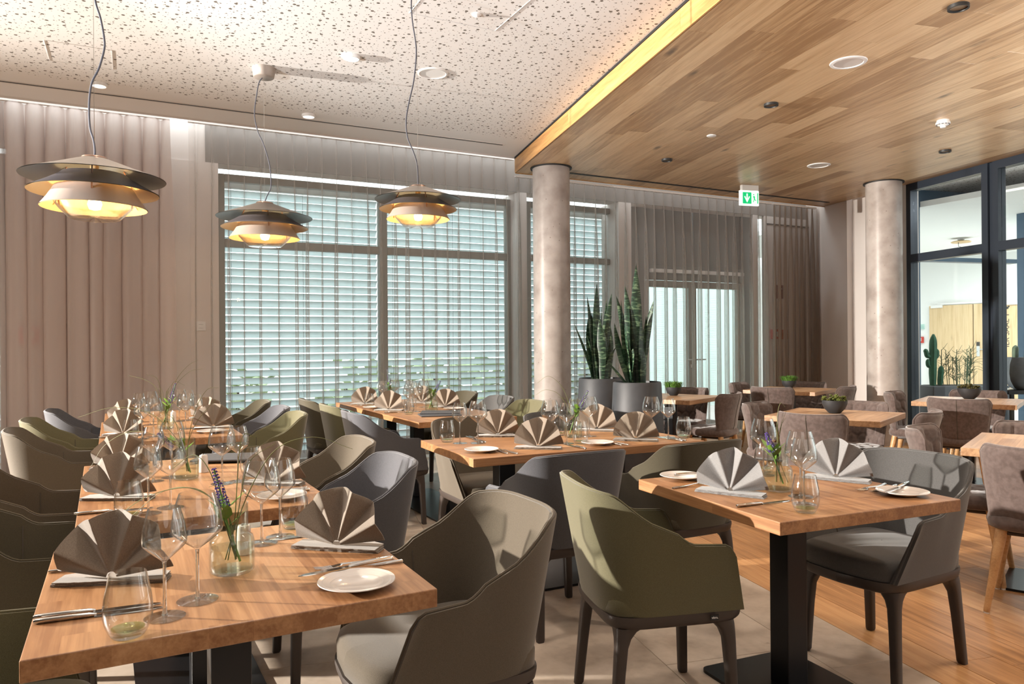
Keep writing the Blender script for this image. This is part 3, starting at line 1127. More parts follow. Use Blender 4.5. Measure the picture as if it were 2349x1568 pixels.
pobj('beam', -0.3, 4.0, 3.215, ZC - 0.003)
pobj('post', -0.17, -0.07, 0.0, 3.215)
pobj('post', 1.86, 2.5, 0.0, 3.215)
pobj('transom', -0.07, 1.70, 2.44, 2.50)

# ================================================================== furniture builders
# ---------------------------------------------- upholstered armchair (local +y = facing)


def sgnp(v, e):
    return math.copysign(abs(v) ** e, v)


def shell_point(s, t, off=0.0):
    u = abs(s)
    w = 0.228 + 0.052 * t
    yb = 0.235 + 0.075 * t
    yf = 0.245 - 0.055 * t
    yc = -0.03
    ex = 0.60
    if u > 0.58:
        fr = (u - 0.58) / 0.42
        x = w; y = yc + (yf - yc) * fr
        nx, ny = 1.0, 0.0
    else:
        a = u / 0.58 * pi / 2
        x = w * sin(a) ** ex if a > 0 else 0
        y = yc - (yc + yb) * cos(a) ** ex
        nx, ny = sin(a) ** 1.2, -cos(a) ** 1.2
        l = math.hypot(nx, ny); nx /= l; ny /= l
    sg = 1 if s >= 0 else -1
    # top edge: high back falling in an S-curve to the low arms
    if u < 0.30:
        zt = 0.822 - 0.012 * (u / 0.30) ** 2
    elif u < 0.74:
        q = (u - 0.30) / 0.44
        q = q * q * (3 - 2 * q)
        zt = 0.81 + (0.635 - 0.81) * q
    else:
        zt = 0.635 - 0.008 * (u - 0.74) / 0.26
    if u > 0.93:
        zt -= 0.035 * ((u - 0.93) / 0.07) ** 2
    z = 0.395 + (zt - 0.395) * t
    return Vector((sg * (x - off * nx), y - off * ny, z))


def armchair_meshes():
    NS, NT = 56, 12
    th = 0.03
    mb = MB()
    so = lambda u: -1 + 2 * u
    mb.grid(lambda u, v: shell_point(so(u), v), NS, NT)
    mb.grid(lambda u, v: shell_point(so(u), v, th * (1 - 0.35 * v)), NS, NT, flip=True)
    w = NS + 1
    o = w * (NT + 1)
    for i in range(NS):
        a, b = NT * w + i, NT * w + i + 1
        mb.f.append((a, b, o + b, o + a))
        a, b = i, i + 1
        mb.f.append((b, a, o + a, o + b))
    for j in range(NT):
        a, b = j * w, (j + 1) * w
        mb.f.append((a, b, o + b, o + a))
        a, b = j * w + NS, (j + 1) * w + NS
        mb.f.append((b, a, o + a, o + b))
    # piping along the whole edge
    edge = [shell_point(-1, v / 8, th * .5) for v in range(0, 9)] + [shell_point(so(i / NS), 1, th * 0.33) for i in range(1, NS)] + [shell_point(1, 1 - v / 8, th * .5) for v in range(0, 9)]
    edge = [e + Vector((0, 0, 0.002)) for e in edge]
    pp = MB().tube(edge, 0.0045, 6)
    # two upright seams inside the shell
    sm = MB()
    for s in (-0.62, 0.62):
        sm.tube([shell_point(s, v / 10, th * (1 - 0.35 * v / 10) + 0.0005) for v in range(2, 10)], 0.0022, 5)

    def plan(k, grow=0.0):
        a = 2 * pi * k
        x = 0.222 * sgnp(sin(a), 0.30); y = sgnp(cos(a), 0.38)
        y = y * (0.255 if y > 0 else 0.225)
        if y > 0.05:
            y += 0.03 * cos(pi * x / 0.46) * (y - 0.05) / 0.2
        return x * (1 + grow), y * (1 + grow)
    seat = MB()
    lev = [(0.392, -0.03), (0.398, 0.0), (0.44, 0.005), (0.462, -0.02), (0.472, -0.09), (0.477, -0.3), (0.48, -0.6), (0.481, -0.99)]
    seat.grid(lambda u, v: (*plan(u, lev[int(round(v * 7))][1]), lev[int(round(v * 7))][0]), 48, 7, flip=True)
    fr = MB()
    lev2 = [(0.350, -0.99), (0.350, -0.05), (0.354, -0.02), (0.362, 0.004), (0.385, 0.022), (0.395, 0.02), (0.395, -0.99)]
    fr.grid(lambda u, v: (*plan(u, lev2[int(round(v * 6))][1]), lev2[int(round(v * 6))][0]), 48, 6, flip=True)
    legs = []
    for sx in (-1, 1):
        for sy in (-1, 1):
            lg = MB()
            prof = [(0.0, 0.0135), (0.01, 0.0155), (0.2, 0.0175), (0.29, 0.0195), (0.32, 0.024), (0.342, 0.033), (0.355, 0.046)]
            vs = []; fs = []
            for (z, h) in prof:
                q = z / 0.36
                cx = sx * (0.208 + 0.012 * (1 - q) - 1.06 * h); cy = (0.224 + 0.008 * (1 - q) - 1.06 * h) if sy > 0 else (-0.200 + 1.06 * h - 0.03 * (1 - q))
                for k in range(12):
                    a = 2 * pi * k / 12 + pi / 4
                    vs.append((cx + h * 1.12 * sgnp(cos(a), 0.5), cy + h * 1.12 * sgnp(sin(a), 0.5), z))
            m = len(prof)
            for i in range(m - 1):
                for k in range(12):
                    k2 = (k + 1) % 12
                    fs.append((i * 12 + k, i * 12 + k2, (i + 1) * 12 + k2, (i + 1) * 12 + k))
            fs.append(tuple(range(11, -1, -1)))
            fs.append(tuple((m - 1) * 12 + k for k in range(12)))
            lg.add(vs, fs)
            legs.append(lg.mesh('leg', 'chair_brown', True, 50))
    return mb, pp, sm, seat, fr, legs


A_SHELL, A_PIPE, A_SEAM, A_SEAT, A_FRAME, A_LEGS = armchair_meshes()
FELTS = ('felt_taupe', 'felt_olive', 'felt_blue_grey', 'felt_moss', 'felt_grey')
A_ME = {f: {'shell': A_SHELL.mesh('shell', f, True, 60), 'seat': A_SEAT.mesh('seat', f, True, 60),
            'piping': A_PIPE.mesh('piping', f, True)} for f in FELTS}
A_SEAM_ME = A_SEAM.mesh('seam', 'piping_dark', True)
A_FR_ME = A_FRAME.mesh('frame', 'chair_brown', True, 50)
ARM0 = None


def armchair(x, y, rz, felt, label):
    global ARM0
    g = 'felt armchairs at the dining tables'
    if ARM0 is None:
        t = thing('armchair', label, 'chair', (x, y, 0), rz, g)
        sh = link('shell', A_ME[felt]['shell'], t)
        link('seam', A_SEAM_ME, sh)
        link('piping', A_ME[felt]['piping'], sh)
        link('seat', A_ME[felt]['seat'], t)
        link('frame', A_FR_ME, t)
        for m in A_LEGS:
            link('leg', m, t)
        ARM0 = t
        return t
    return dup(ARM0, label, (x, y, 0), rz, g, A_ME[felt])


# ---------------------------------------------- quilted velvet side chair (local +y = facing)


def hexd(x, y, s):
    """0 on the seams of a honeycomb, rising to about 0.5*s at cell centres"""
    best = []
    h = s * math.sqrt(3)
    for (ox, oy) in ((0, 0), (s / 2, h / 2)):
        cx = round((x - ox) / s) * s + ox; cy = round((y - oy) / h) * h + oy
        best.append(math.hypot(x - cx, y - cy))
        for dx in (-s, s):
            best.append(math.hypot(x - cx - dx, y - cy))
    best.sort()
    return (best[1] - best[0]) / 2


def puffq(x, y, s=0.105):
    d = hexd(x, y, s)
    q = min(1.0, d / 0.022)
    return 0.010 * (q * (2 - q))


def lounge_meshes():
    def out(u, v):
        uu = 2 * u - 1
        wv = 0.205 + 0.048 * v ** 0.8
        # rounded top corners
        zt = 0.795 + 0.012 * uu ** 2 - 0.05 * max(0, (abs(uu) - 0.78) / 0.22) ** 2.2
        if abs(uu) > 0.86 and v < 0.18:
            pass
        zb = 0.40
        z = zb + (zt - zb) * v
        ang = uu * 1.12
        x = wv * sin(ang) / sin(1.12)
        wing = (1 - cos(ang)) * (0.10 + 0.14 * v)
        y = -0.215 - 0.075 * v + wing + 0.012 * sin(pi * v)
        if v < 0.25:
            y += 0.045 * ((0.25 - v) / 0.25) ** 2
        return Vector((x, y, z))
    NU, NV_ = 56, 40
    th = 0.034

    def nrm(u, v):
        e = 0.01
        a = out(min(1, u + e), v) - out(max(0, u - e), v)
        b = out(u, min(1, v + e)) - out(u, max(0, v - e))
        n_ = a.cross(b)
        return -n_.normalized()   # outward is -y, inward +y

    def edge_soft(u, v):
        d = min(u * 0.5, (1 - u) * 0.5, (1 - v) * 0.4, 0.2)
        return min(1.0, d / 0.03) ** 0.5

    def P(u, v, side):
        p = out(u, v)
        n_ = nrm(u, v)
        if n_.y < 0:
            n_ = -n_
        k = edge_soft(u, v)
        if side:
            return p + n_ * (th * 0.5 + (th * 0.5 - 0.006) * k + puffq((u - 0.5) * 0.58, v * 0.42) * k)
        return p + n_ * (th * 0.5 * (1 - k))
    back = MB()
    back.grid(lambda u, v: P(u, v, 0), NU, NV_)
    back.grid(lambda u, v: P(u, v, 1), NU, NV_, flip=True)
    w = NU + 1; o = w * (NV_ + 1)
    for i in range(NU):
        for (r_, fl) in ((NV_ * w, 0), (0, 1)):
            a, b = r_ + i, r_ + i + 1
            back.f.append((a, b, o + b, o + a) if not fl else (b, a, o + a, o + b))
    for j in range(NV_):
        a, b = j * w, (j + 1) * w
        back.f.append((b, a, o + a, o + b))
        back.f.append((a + NU, b + NU, o + b + NU, o + a + NU))
    seam = MB().tube([P(0.5, v / 20, 0) + Vector((0, -0.001, 0)) for v in range(1, 21)], 0.0028, 5)
    pipe = MB()
    ed = [P(0, v / 20, 0) * 0.5 + P(0, v / 20, 1) * 0.5 for v in range(0, 21)] + [P(i / 40, 1, 0) * 0.5 + P(i / 40, 1, 1) * 0.5 for i in range(1, 40)] + [P(1, 1 - v / 20, 0) * 0.5 + P(1, 1 - v / 20, 1) * 0.5 for v in range(0, 21)]
    pipe.tube(ed, 0.006, 6)

    def plan(a, g):
        x = 0.225 * sgnp(sin(a), 0.55); y = 0.225 * sgnp(cos(a), 0.6)
        return x * g, y * g + 0.005
    seat = MB()
    lev = [(0.392, 0.2), (0.395, 0.9), (0.405, 0.99), (0.43, 1.02), (0.452, 0.99)] + [(0.463, 1 - k / 16 + 0.0001) for k in range(1, 17)]
    n = len(lev) - 1

    def sp(u, v):
        z, g = lev[int(round(v * n))]
        x, y = plan(2 * pi * u, g)
        if z > 0.46:
            z = 0.462 + puffq(x, y) * min(1, (1 - g) * 9)
        return (x, y, z)
    seat.grid(sp, 72, n, flip=True)
    fr = MB().box((0, 0, 0.382), (0.33, 0.33, 0.024), bev=0.01, seg=2)
    legs = []
    for sx in (-1, 1):
        for sy in (-1, 1):
            lg = MB()
            top = Vector((sx * 0.155, sy * 0.155, 0.395)); bot = Vector((sx * 0.212, sy * 0.215 - (0.015 if sy < 0 else 0), 0.006))
            pts = [bot, bot.lerp(top, 0.02), bot.lerp(top, 0.5), bot.lerp(top, 0.85), top]
            lg.tube(pts, [0.0125, 0.014, 0.0195, 0.025, 0.026], 14)
            gl_ = MB().lathe([(0.011, 0.0), (0.012, 0.007)], 12, (bot.x, bot.y, 0))
            legs.append((lg.mesh('leg', 'oak_leg', True, 50), gl_.mesh('glide', 'white_plastic')))
    return back, seam, pipe, seat, fr, legs


lb, ls, lp, lst, lfr, L_LEGS = lounge_meshes()
LB, LS, LP = lb.mesh('backrest', 'velvet', True, 60), ls.mesh('seam', 'piping_dark'), lp.mesh('piping', 'velvet')
LST, LFR = lst.mesh('seat', 'velvet', True, 60), lfr.mesh('seat_frame', 'chair_brown', True)
LNG0 = None


def lounge_chair(x, y, rz, label):
    global LNG0
    g = 'quilted velvet chairs at the small oak tables'
    if LNG0 is None:
        t = thing('velvet_chair', label, 'chair', (x, y, 0), rz, g)
        b = link('backrest', LB, t)
        link('seam', LS, b); link('piping', LP, b)
        link('seat', LST, t); link('seat_frame', LFR, t)
        for (m, gm) in L_LEGS:
            l_ = link('leg', m, t)
            link('glide', gm, l_)
        LNG0 = t
        return t
    return dup(LNG0, label, (x, y, 0), rz, g)


# ---------------------------------------------- tables


def table(x, y, rz, w, l, mat, label, posts, group, plate=(0.44, 0.5)):
    t = thing('dining_table' if 'dining' in group else 'bistro_table', label, 'table', (x, y, 0), rz, group)
    obj('table_top', MB().box((0, 0, 0.729), (w, l, 0.042), bev=0.0025, seg=2), mat, t, smooth=False)
    for (px, py) in posts:
        obj('post', MB().box((px, py, 0.36), (0.095, 0.095, 0.695), bev=0.004, seg=2), 'black_steel', t, smooth=False)
    if len(posts) == 1:
        cx, cy = posts[0]; s = plate
    else:
        cx = sum(p[0] for p in posts) / len(posts); cy = sum(p[1] for p in posts) / len(posts)
        s = (plate[0] + abs(posts[0][0] - posts[-1][0]), plate[1] + abs(posts[0][1] - posts[-1][1]))
    poly = []
    for k in range(4):
        ax, ay = ((1, 1), (-1, 1), (-1, -1), (1, -1))[k]
        for j in range(5):
            a = k * pi / 2 + j * pi / 8
            poly.append((cx + ax * (s[0] / 2 - 0.03) + 0.03 * cos(a), cy + ay * (s[1] / 2 - 0.03) + 0.03 * sin(a)))
    obj('base_plate', MB().prism(poly, 0.001, 0.013), 'black_steel', t, smooth=False)
    tm = MB().box((cx, cy, 0.7035), (min(w, s[0]) * 0.7, min(l, s[1]) * 0.7, 0.008))
    obj('mounting_plate', tm, 'black_steel', t, smooth=False)
    return t

# ================================================================== place tables and chairs
DG, LG = 'oak dining tables', 'small oak tables in the lounge'
table(0.211, 1.985, R(0.8), 0.80, 0.80, 'oak_table_y', 'nearest square oak dining table at the lower left', [(0, 0)], DG)
table(0.218, 3.318, R(1.8), 0.80, 1.37, 'oak_table_y', 'second long oak dining table of the left row', [(0, -0.36), (0, 0.36)], DG)
table(0.203, 5.535, R(1.2), 0.785, 1.35, 'oak_table_y', 'third long oak dining table of the left row', [(0, -0.36), (0, 0.36)], DG)
table(0.197, 6.612, R(1.2), 0.785, 0.79, 'oak_table_y', 'farthest small oak dining table of the left row, by the curtain', [(0, 0)], DG)
table(2.172, 5.66, R(2.2), 0.80, 1.33, 'oak_table_y', 'long oak dining table near the slatted blinds with slate menus', [(0, -0.36), (0, 0.36)], DG)
table(2.145, 6.725, R(2.2), 0.80, 0.79, 'oak_table_y', 'small oak dining table closest to the slatted blinds', [(0, 0)], DG)
table(2.175, 3.655, R(-1.5), 1.41, 0.79, 'oak_table_x', 'long oak dining table in the middle with four napkin fans', [(-0.36, 0), (0.36, 0)], DG)
table(2.206, 2.035, R(-4.2), 0.81, 0.80, 'oak_table_y', 'square oak dining table in the right foreground', [(0, 0)], DG)
A24 = R(24)
LT = {'L1': ((4.87, 6.0), 'small oak table behind the snake plants, with a grass bowl'),
      'L2': ((6.75, 6.18), 'small oak table before the brown curtain, with a grass bowl'),
      'L3': ((4.75, 3.91), 'small oak table in the right middle ground, with a succulent bowl'),
      'L4': ((6.83, 4.17), 'small oak table by the glass partition, with a succulent bowl'),
      'L5': ((4.34, 2.17), 'bare small oak table cut off by the right picture edge')}
for k, ((x, y), lab) in LT.items():
    table(x, y, A24, 0.80, 0.80, 'oak_lounge', lab, [(0, 0)], LG)

LFT, RGT = -pi / 2, pi / 2     # facing +X / facing -X
armchair(-0.36, 2.00, LFT, 'felt_olive', 'olive armchair in the lower left corner, left of the nearest dining table')
armchair(-0.36, 3.05, LFT, 'felt_moss', 'dark brown armchair left of the second dining table, nearer the camera')
armchair(-0.37, 3.76, LFT, 'felt_taupe', 'taupe armchair left of the second dining table, farther from the camera')
armchair(-0.37, 5.22, LFT + 0.05, 'felt_taupe', 'taupe armchair left of the third dining table, its back against the left window edge')
armchair(-0.36, 5.90, LFT, 'felt_olive', 'olive armchair left of the third dining table, between a taupe and a blue-grey one')
armchair(-0.29, 6.66, LFT, 'felt_blue_grey', 'blue-grey armchair left of the farthest left-row table, before the taupe curtain')
armchair(0.80, 2.04, RGT + 0.02, 'felt_taupe', 'large taupe armchair in the foreground, right of the nearest dining table')
armchair(0.755, 3.08, RGT, 'felt_blue_grey', 'blue-grey armchair right of the second dining table, with plant shadows on its back')
armchair(0.78, 3.76, RGT, 'felt_taupe', 'taupe armchair right of the second dining table, behind the blue-grey one')
armchair(0.79, 5.42, RGT, 'felt_olive', 'olive armchair right of the third dining table, before the slatted blinds')
armchair(0.78, 6.02, RGT, 'felt_blue_grey', 'blue-grey armchair right of the third dining table, behind the olive one')
armchair(0.75, 6.72, RGT, 'felt_moss', 'dark olive armchair right of the farthest left-row table, by the blinds')
armchair(1.66, 5.30, LFT, 'felt_blue_grey', 'blue-grey armchair seen from behind, left of the table with slate menus')
armchair(1.66, 6.02, LFT, 'felt_olive', 'olive armchair seen from behind, left of the table near the blinds')
armchair(1.63, 6.72, LFT, 'felt_moss', 'dark brown armchair seen from behind, standing closest to the slatted blinds')
armchair(2.73, 6.83, RGT, 'felt_moss', 'dark olive armchair right of the small table closest to the blinds')
armchair(2.75, 6.09, RGT, 'felt_grey', 'charcoal grey armchair right of the menu table, with wine glass shadows')
armchair(2.73, 5.48, RGT, 'felt_olive', 'olive armchair right of the menu table, before the concrete column')
armchair(1.785, 3.06, 0, 'felt_blue_grey', 'blue-grey armchair with its back to us, before the long middle table')
armchair(2.50, 3.06, 0, 'felt_moss', 'dark brown armchair with its back to us, before the right end of the middle table')
armchair(1.93, 4.20, pi, 'felt_taupe', 'taupe armchair facing us behind the left end of the middle table')
armchair(2.60, 4.22, pi, 'felt_grey', 'dark grey armchair facing us behind the right half of the middle table')
oc = armchair(1.675, 2.185, R(-105), 'felt_olive', 'olive armchair in the right foreground seen from its side, left of the square table')
armchair(2.76, 2.05, RGT + 0.04, 'felt_grey', 'grey armchair right of the square foreground table, with glass shadows on its back')
# woven maker's tag on the frame of the olive chair
tg = obj('maker_tag', MB().box((0.238, 0.13, 0.381), (0.004, 0.03, 0.018)), 'black_slot', oc, smooth=False)


def text(body, size, mat, parent, loc, rot, name='lettering', ext=0.0006, align='CENTER'):
    cu = bpy.data.curves.new(name, 'FONT')
    cu.body = body; cu.size = size; cu.extrude = ext; cu.resolution_u = 3
    cu.align_x = align; cu.align_y = 'CENTER'
    tmp = bpy.data.objects.new('tmp_text', cu)
    COL.objects.link(tmp)
    dg = bpy.context.evaluated_depsgraph_get()
    me = bpy.data.meshes.new_from_object(tmp.evaluated_get(dg))
    bpy.data.objects.remove(tmp)
    me.materials.clear(); me.materials.append(MATS[mat])
    o = bpy.data.objects.new(name, me); COL.objects.link(o)
    o.location = loc; o.rotation_euler = rot
    if parent:
        o.parent = parent
        KIDS.setdefault(parent.name, []).append(o)
    return o


text('vitra.', 0.012, 'sign_white', oc, (0.2405, 0.13, 0.381), (pi / 2, 0, pi / 2))

av, bv = Vector((cos(A24), sin(A24))), Vector((-sin(A24), cos(A24)))


def lchair(tb, dirn, dist, lab, dx=0.0, turn=0.0):
    c = Vector(LT[tb][0])
    dv = {'-a': -av, '+a': av, '-b': -bv, '+b': bv}[dirn]
    p = c + dv * dist + Vector((-dv.y, dv.x)) * dx
    f = -dv
    lounge_chair(p.x, p.y, math.atan2(-f.x, f.y) + turn, lab)


D0 = 0.43
lchair('L1', '+a', D0, 'velvet chair behind the table of the snake plants, quilted side towards us', 0.09)
lchair('L1', '-b', D0, 'velvet chair right of the snake plant table, smooth back half turned', 0.03)
lchair('L2', '+b', D0, 'velvet chair left of the grass bowl table, quilted back before the glazed door')
lchair('L2', '-a', D0, 'velvet chair with seamed back to us before the grass bowl table by the curtain')
lchair('L2', '+a', D0, 'velvet chair behind the grass bowl table, only its top edge showing')
lchair('L2', '-b', D0, 'velvet chair right of the grass bowl table, seen beside the white wall strip')
lchair('L3', '+b', D0, 'velvet chair left of the middle succulent table, honeycomb quilting lit')
lchair('L3', '-a', D0, 'velvet chair with broad seamed back to us before the middle succulent table')
lchair('L3', '+a', D0, 'velvet chair behind the middle succulent table, quilted side to us')
lchair('L3', '-b', D0, 'velvet chair right of the middle succulent table, lit smooth wing towards us')
lchair('L4', '+b', D0, 'velvet chair with honeycomb back before the column, left of the partition table')
lchair('L4', '-a', D0, 'velvet chair with broad dark back to us before the partition table')
lchair('L4', '+a', D0, 'velvet chair behind the partition table, below the dark glass frame')
lchair('L5', '+b', D0 + 0.02, 'pinkish lit velvet chair behind the grey armchair, facing the bare table')
lchair('L5', '-a', D0, 'velvet chair with oak legs in the right foreground, cut by the picture edge', -0.05)
lchair('L5', '+a', D0, 'velvet chair behind the bare table at the right picture edge', 0.12)

# ================================================================== table ware
ZT = 0.7501


def glass_profile(rb, rr, h, hb, foot, st=0.0036, th=0.0011):
    """bowl (outer and inner skin), stem and foot of a wine glass"""
    b0 = h - hb                       # start of bowl
    o = [(st, b0), (0.010, b0 + 0.006), (rb * 0.55, b0 + hb * 0.16), (rb * 0.88, b0 + hb * 0.28), (rb, b0 + hb * 0.36), (rb * 0.985, b0 + hb * 0.5),
         (rb * 0.9, b0 + hb * 0.72), (rr, h)]
    pts = bezier([(p[0], p[1], 0) for p in o], 4)
    outer = [(p.x, p.y) for p in pts]
    inner = [(max(r - th, 0.0005), z + (0.0035 if i < 4 else 0)) for i, (r, z) in enumerate(outer)]
    bowl = MB().lathe(outer + inner[::-1] + [(0.0002, inner[0][1])], 40, cap0=True, cap1=False)
    stem = MB().lathe([(0.0065, 0.0045), (0.0044, 0.012), (st, 0.03), (st * 0.9, b0 * 0.6), (st, b0 - 0.006), (st + 0.001, b0 - 0.0002)], 16)
    ft = MB().lathe([(0.0001, 0.0), (foot, 0.0), (foot, 0.0013), (foot * 0.6, 0.0028), (0.0065, 0.0044), (0.0001, 0.0044)], 40, cap0=False, cap1=False)
    return [('bowl', bowl.mesh('bowl', 'clear_glass', True, 60)), ('stem', stem.mesh('stem', 'solid_glass', True, 60)), ('foot', ft.mesh('foot', 'clear_glass', True, 60))]


G_BIG = glass_profile(0.053, 0.037, 0.236, 0.125, 0.043)
G_SMALL = glass_profile(0.0435, 0.0305, 0.226, 0.112, 0.040)
PROTO = {}


def compound(name, cat, group, parts):
    def make(x, y, rz, label, z=ZT):
        if name not in PROTO or PROTO[name][1] is not parts:
            t = thing(name, label, cat, (x, y, z), rz, group)
            for (pn, me) in parts:
                link(pn, me, t)
            PROTO[name] = (t, parts)
            return t
        return dup(PROTO[name][0], label, (x, y, z), rz, group)
    return make


wine_big = compound('burgundy_glass', 'wine glass', 'large wine glasses', G_BIG)
wine_small = compound('wine_glass', 'wine glass', 'slim wine glasses', G_SMALL)
# tumbler
to = [(0.028, 0.0), (0.034, 0.008), (0.0415, 0.026), (0.0445, 0.046), (0.0425, 0.075), (0.0375, 0.1), (0.0335, 0.122)]
tp = [(p.x, p.y) for p in bezier([(a, b, 0) for a, b in to], 4)]
ti = [(r - 0.0014, max(z, 0.0135)) for (r, z) in tp if z > 0.004]
tum_b = MB().lathe([(0.0002, 0.0)] + tp + ti[::-1] + [(0.0002, 0.0135)], 40, cap0=False, cap1=False)
tum_g = MB().lathe([(0.0002, 0.0138), (0.026, 0.0138), (0.030, 0.0160), (0.0002, 0.0150)], 32, cap0=False, cap1=False)  # thin green disc standing in for a green reflection in the glass
tumbler = compound('water_tumbler', 'tumbler', 'water tumblers', [('body', tum_b.mesh('body', 'clear_glass', True, 60)), ('green_reflection', tum_g.mesh('green_reflection', 'reflection_green', True, 60))])
# plate
pl_p = [(0.0002, 0.002), (0.034, 0.002), (0.040, 0.0), (0.044, 0.001), (0.055, 0.006), (0.085, 0.0145), (0.0885, 0.0162), (0.0875, 0.0178), (0.08, 0.0158)]
for k in range(5):
    r_ = 0.078 - k * 0.004
    pl_p += [(r_, 0.0151 - k * 0.0011), (r_ - 0.002, 0.0156 - k * 0.0011)]
pl_p += [(0.055, 0.0095), (0.050, 0.0075), (0.046, 0.0048), (0.0002, 0.0042)]
plate = compound('bread_plate', 'plate', 'white bread plates', [('dish', MB().lathe(pl_p, 56, cap0=False, cap1=False).mesh('dish', 'porcelain', True, 60))])


def strip(prof, z=0.0, th=0.0022):
    """flat silhouette (list of (y, half width, height)) as a slim solid along local y"""
    vs = []; fs = []
    for (y, w, h) in prof:
        vs += [(-w, y, h), (w, y, h), (w * 0.9, y, h + th), (-w * 0.9, y, h + th)]
    n = len(prof)
    for i in range(n - 1):
        for k in range(4):
            k2 = (k + 1) % 4
            fs.append((i * 4 + k, i * 4 + k2, (i + 1) * 4 + k2, (i + 1) * 4 + k))
    fs.append((3, 2, 1, 0)); fs.append(tuple((n - 1) * 4 + k for k in range(4)))
    return vs, fs


kb = MB(); kb.add(*strip([(0.108, 0.007, 0.001), (0.14, 0.0095, 0.001), (0.19, 0.0095, 0.001), (0.22, 0.007, 0.001), (0.236, 0.001, 0.001)], th=0.0018))
kh = MB().tube([(0, 0.0, 0.0058), (0, 0.004, 0.0058), (0, 0.06, 0.0056), (0, 0.1, 0.005), (0, 0.112, 0.004)], [0.0045, 0.0066, 0.0066, 0.0058, 0.0036], 12, 0.8)
knife = compound('table_knife', 'knife', 'steel table knives', [('handle', kh.mesh('handle', 'steel')), ('blade', kb.mesh('blade', 'steel', True, 25))])
fk = MB().tube([(0, 0.0, 0.0045), (0, 0.003, 0.0045), (0, 0.07, 0.004), (0, 0.115, 0.007), (0, 0.138, 0.0075)], [0.0035, 0.0048, 0.0044, 0.0028, 0.003], 10, 0.75)
fh = MB(); fh.add(*strip([(0.134, 0.003, 0.0065), (0.142, 0.009, 0.005), (0.155, 0.0112, 0.003), (0.163, 0.0112, 0.003)], th=0.0018))
for k in range(4):
    x = -0.0096 + k * 0.0064
    fh.tube([(x, 0.160, 0.0042), (x, 0.18, 0.0034), (x, 0.200, 0.0058), (x, 0.205, 0.0072)], [0.0015, 0.0014, 0.0011, 0.0005], 6)
fork = compound('table_fork', 'fork', 'steel table forks', [('handle', fk.mesh('handle', 'steel')), ('tines', fh.mesh('tines', 'steel', True, 30))])


# napkin folded to a standing fan on a folded tail
def napkin_meshes(seed, mat):
    rnd = random.Random(seed)
    NPL = 8
    amp = [rnd.uniform(0.8, 1.25) for _ in range(NPL + 1)]
    rr = [rnd.uniform(0.97, 1.03) for _ in range(NPL + 1)]

    def fan(off):
        def fn(u, v):
            q = u * NPL
            i = min(int(q), NPL - 1); f = q - i
            a = amp[i] * (1 - f) + amp[i + 1] * f
            th = pi - (R(5) + u * (pi - R(10)))
            rad = (0.012 + 0.122 * v) * (rr[i] * (1 - f) + rr[i + 1] * f)
            fold = math.copysign(abs(cos(pi * q)) ** 0.8, cos(pi * q))
            depth = 0.023 * a * fold * v ** 0.9
            th2 = th + 0.045 * sin(2 * pi * q) * v
            x = rad * cos(th2) * 1.0
            z = rad * sin(th2) * 1.14
            y = depth + 0.16 * z + off
            return (x, y - 0.01, z + 0.0125)
        return fn
    mb = MB()
    NU, NV_ = NPL * 8, 10
    mb.grid(fan(0.0), NU, NV_)
    mb.grid(fan(0.0028), NU, NV_, flip=True)
    w = NU + 1; o = w * (NV_ + 1)
    for i in range(NU):
        a, b = NV_ * w + i, NV_ * w + i + 1
        mb.f.append((a, b, o + b, o + a))
        mb.f.append((i + 1, i, o + i, o + i + 1))
    for j in range(NV_):
        a, b = j * w, (j + 1) * w
        mb.f.append((a, b, o + b, o + a)); mb.f.append((b + NU, a + NU, o + a + NU, o + b + NU))
    base = MB()
    for k in range(3):
        wd_ = 0.128 - 0.003 * k
        z0 = 0.0004 + 0.0042 * k
        poly = []
        for t in range(0, 21):
            u = -1 + t / 10
            poly.append((u * wd_, -0.026 - 0.004 * (1 - u * u) + rnd.uniform(-0.0012, 0.0012) - 0.0026 * k * (0.4 + 0.6 * abs(u))))
        poly += [(wd_ * 0.99, 0.02 + 0.006 * k), (wd_ * 0.6, 0.055), (0, 0.07 - 0.004 * k), (-wd_ * 0.6, 0.055), (-wd_ * 0.99, 0.02 + 0.006 * k)]
        base.prism(poly, z0, z0 + 0.0029)
    return [('fan', mb.mesh('fan', mat, True, 80)), ('folded_tail', base.mesh('folded_tail', mat, False))]


NAP = {}
for kk in range(3):
    NAP['t%d' % kk] = napkin_meshes(20 + kk, 'linen_taupe')
    NAP['g%d' % kk] = napkin_meshes(40 + kk, 'linen_grey')
NAP0 = {}


def napkin(x, y, rz, label, key):
    if key not in NAP0:
        t = thing('napkin', label, 'napkin', (x, y, ZT), rz, 'linen napkins folded as fans')
        for (pn, me) in NAP[key]:
            link(pn, me, t)
        NAP0[key] = t
        return t
    return dup(NAP0[key], label, (x, y, ZT), rz)


def setting(where, nap=None, big=None, small=None, tum=None, plt=None, knives=(), forks=(), mat='t', k=0):
    if nap: napkin(nap[0], nap[1], R(nap[2]), ('taupe' if mat == 't' else 'light grey') + ' linen napkin fan at ' + where, '%s%d' % (mat, k % 3))
    if big: wine_big(big[0], big[1], 0, 'large round wine glass at ' + where)
    if small: wine_small(small[0], small[1], 0, 'slimmer wine glass at ' + where)
    if tum: tumbler(tum[0], tum[1], 0, 'low water tumbler at ' + where)
    if plt: plate(plt[0], plt[1], 0, 'white bread plate at ' + where)
    for i, q in enumerate(knives):
        z = q[3] if len(q) > 3 else 0
        lab = ('steel knife lying on the bread plate at ' if z else ('second ' if i else '') + 'steel knife beside the napkin at ')
        knife(q[0], q[1], q[2], lab + where, ZT + z)
    for i, q in enumerate(forks):
        fork(q[0], q[1], q[2], ('outer ' if i else 'inner ') + 'steel fork at ' + where)


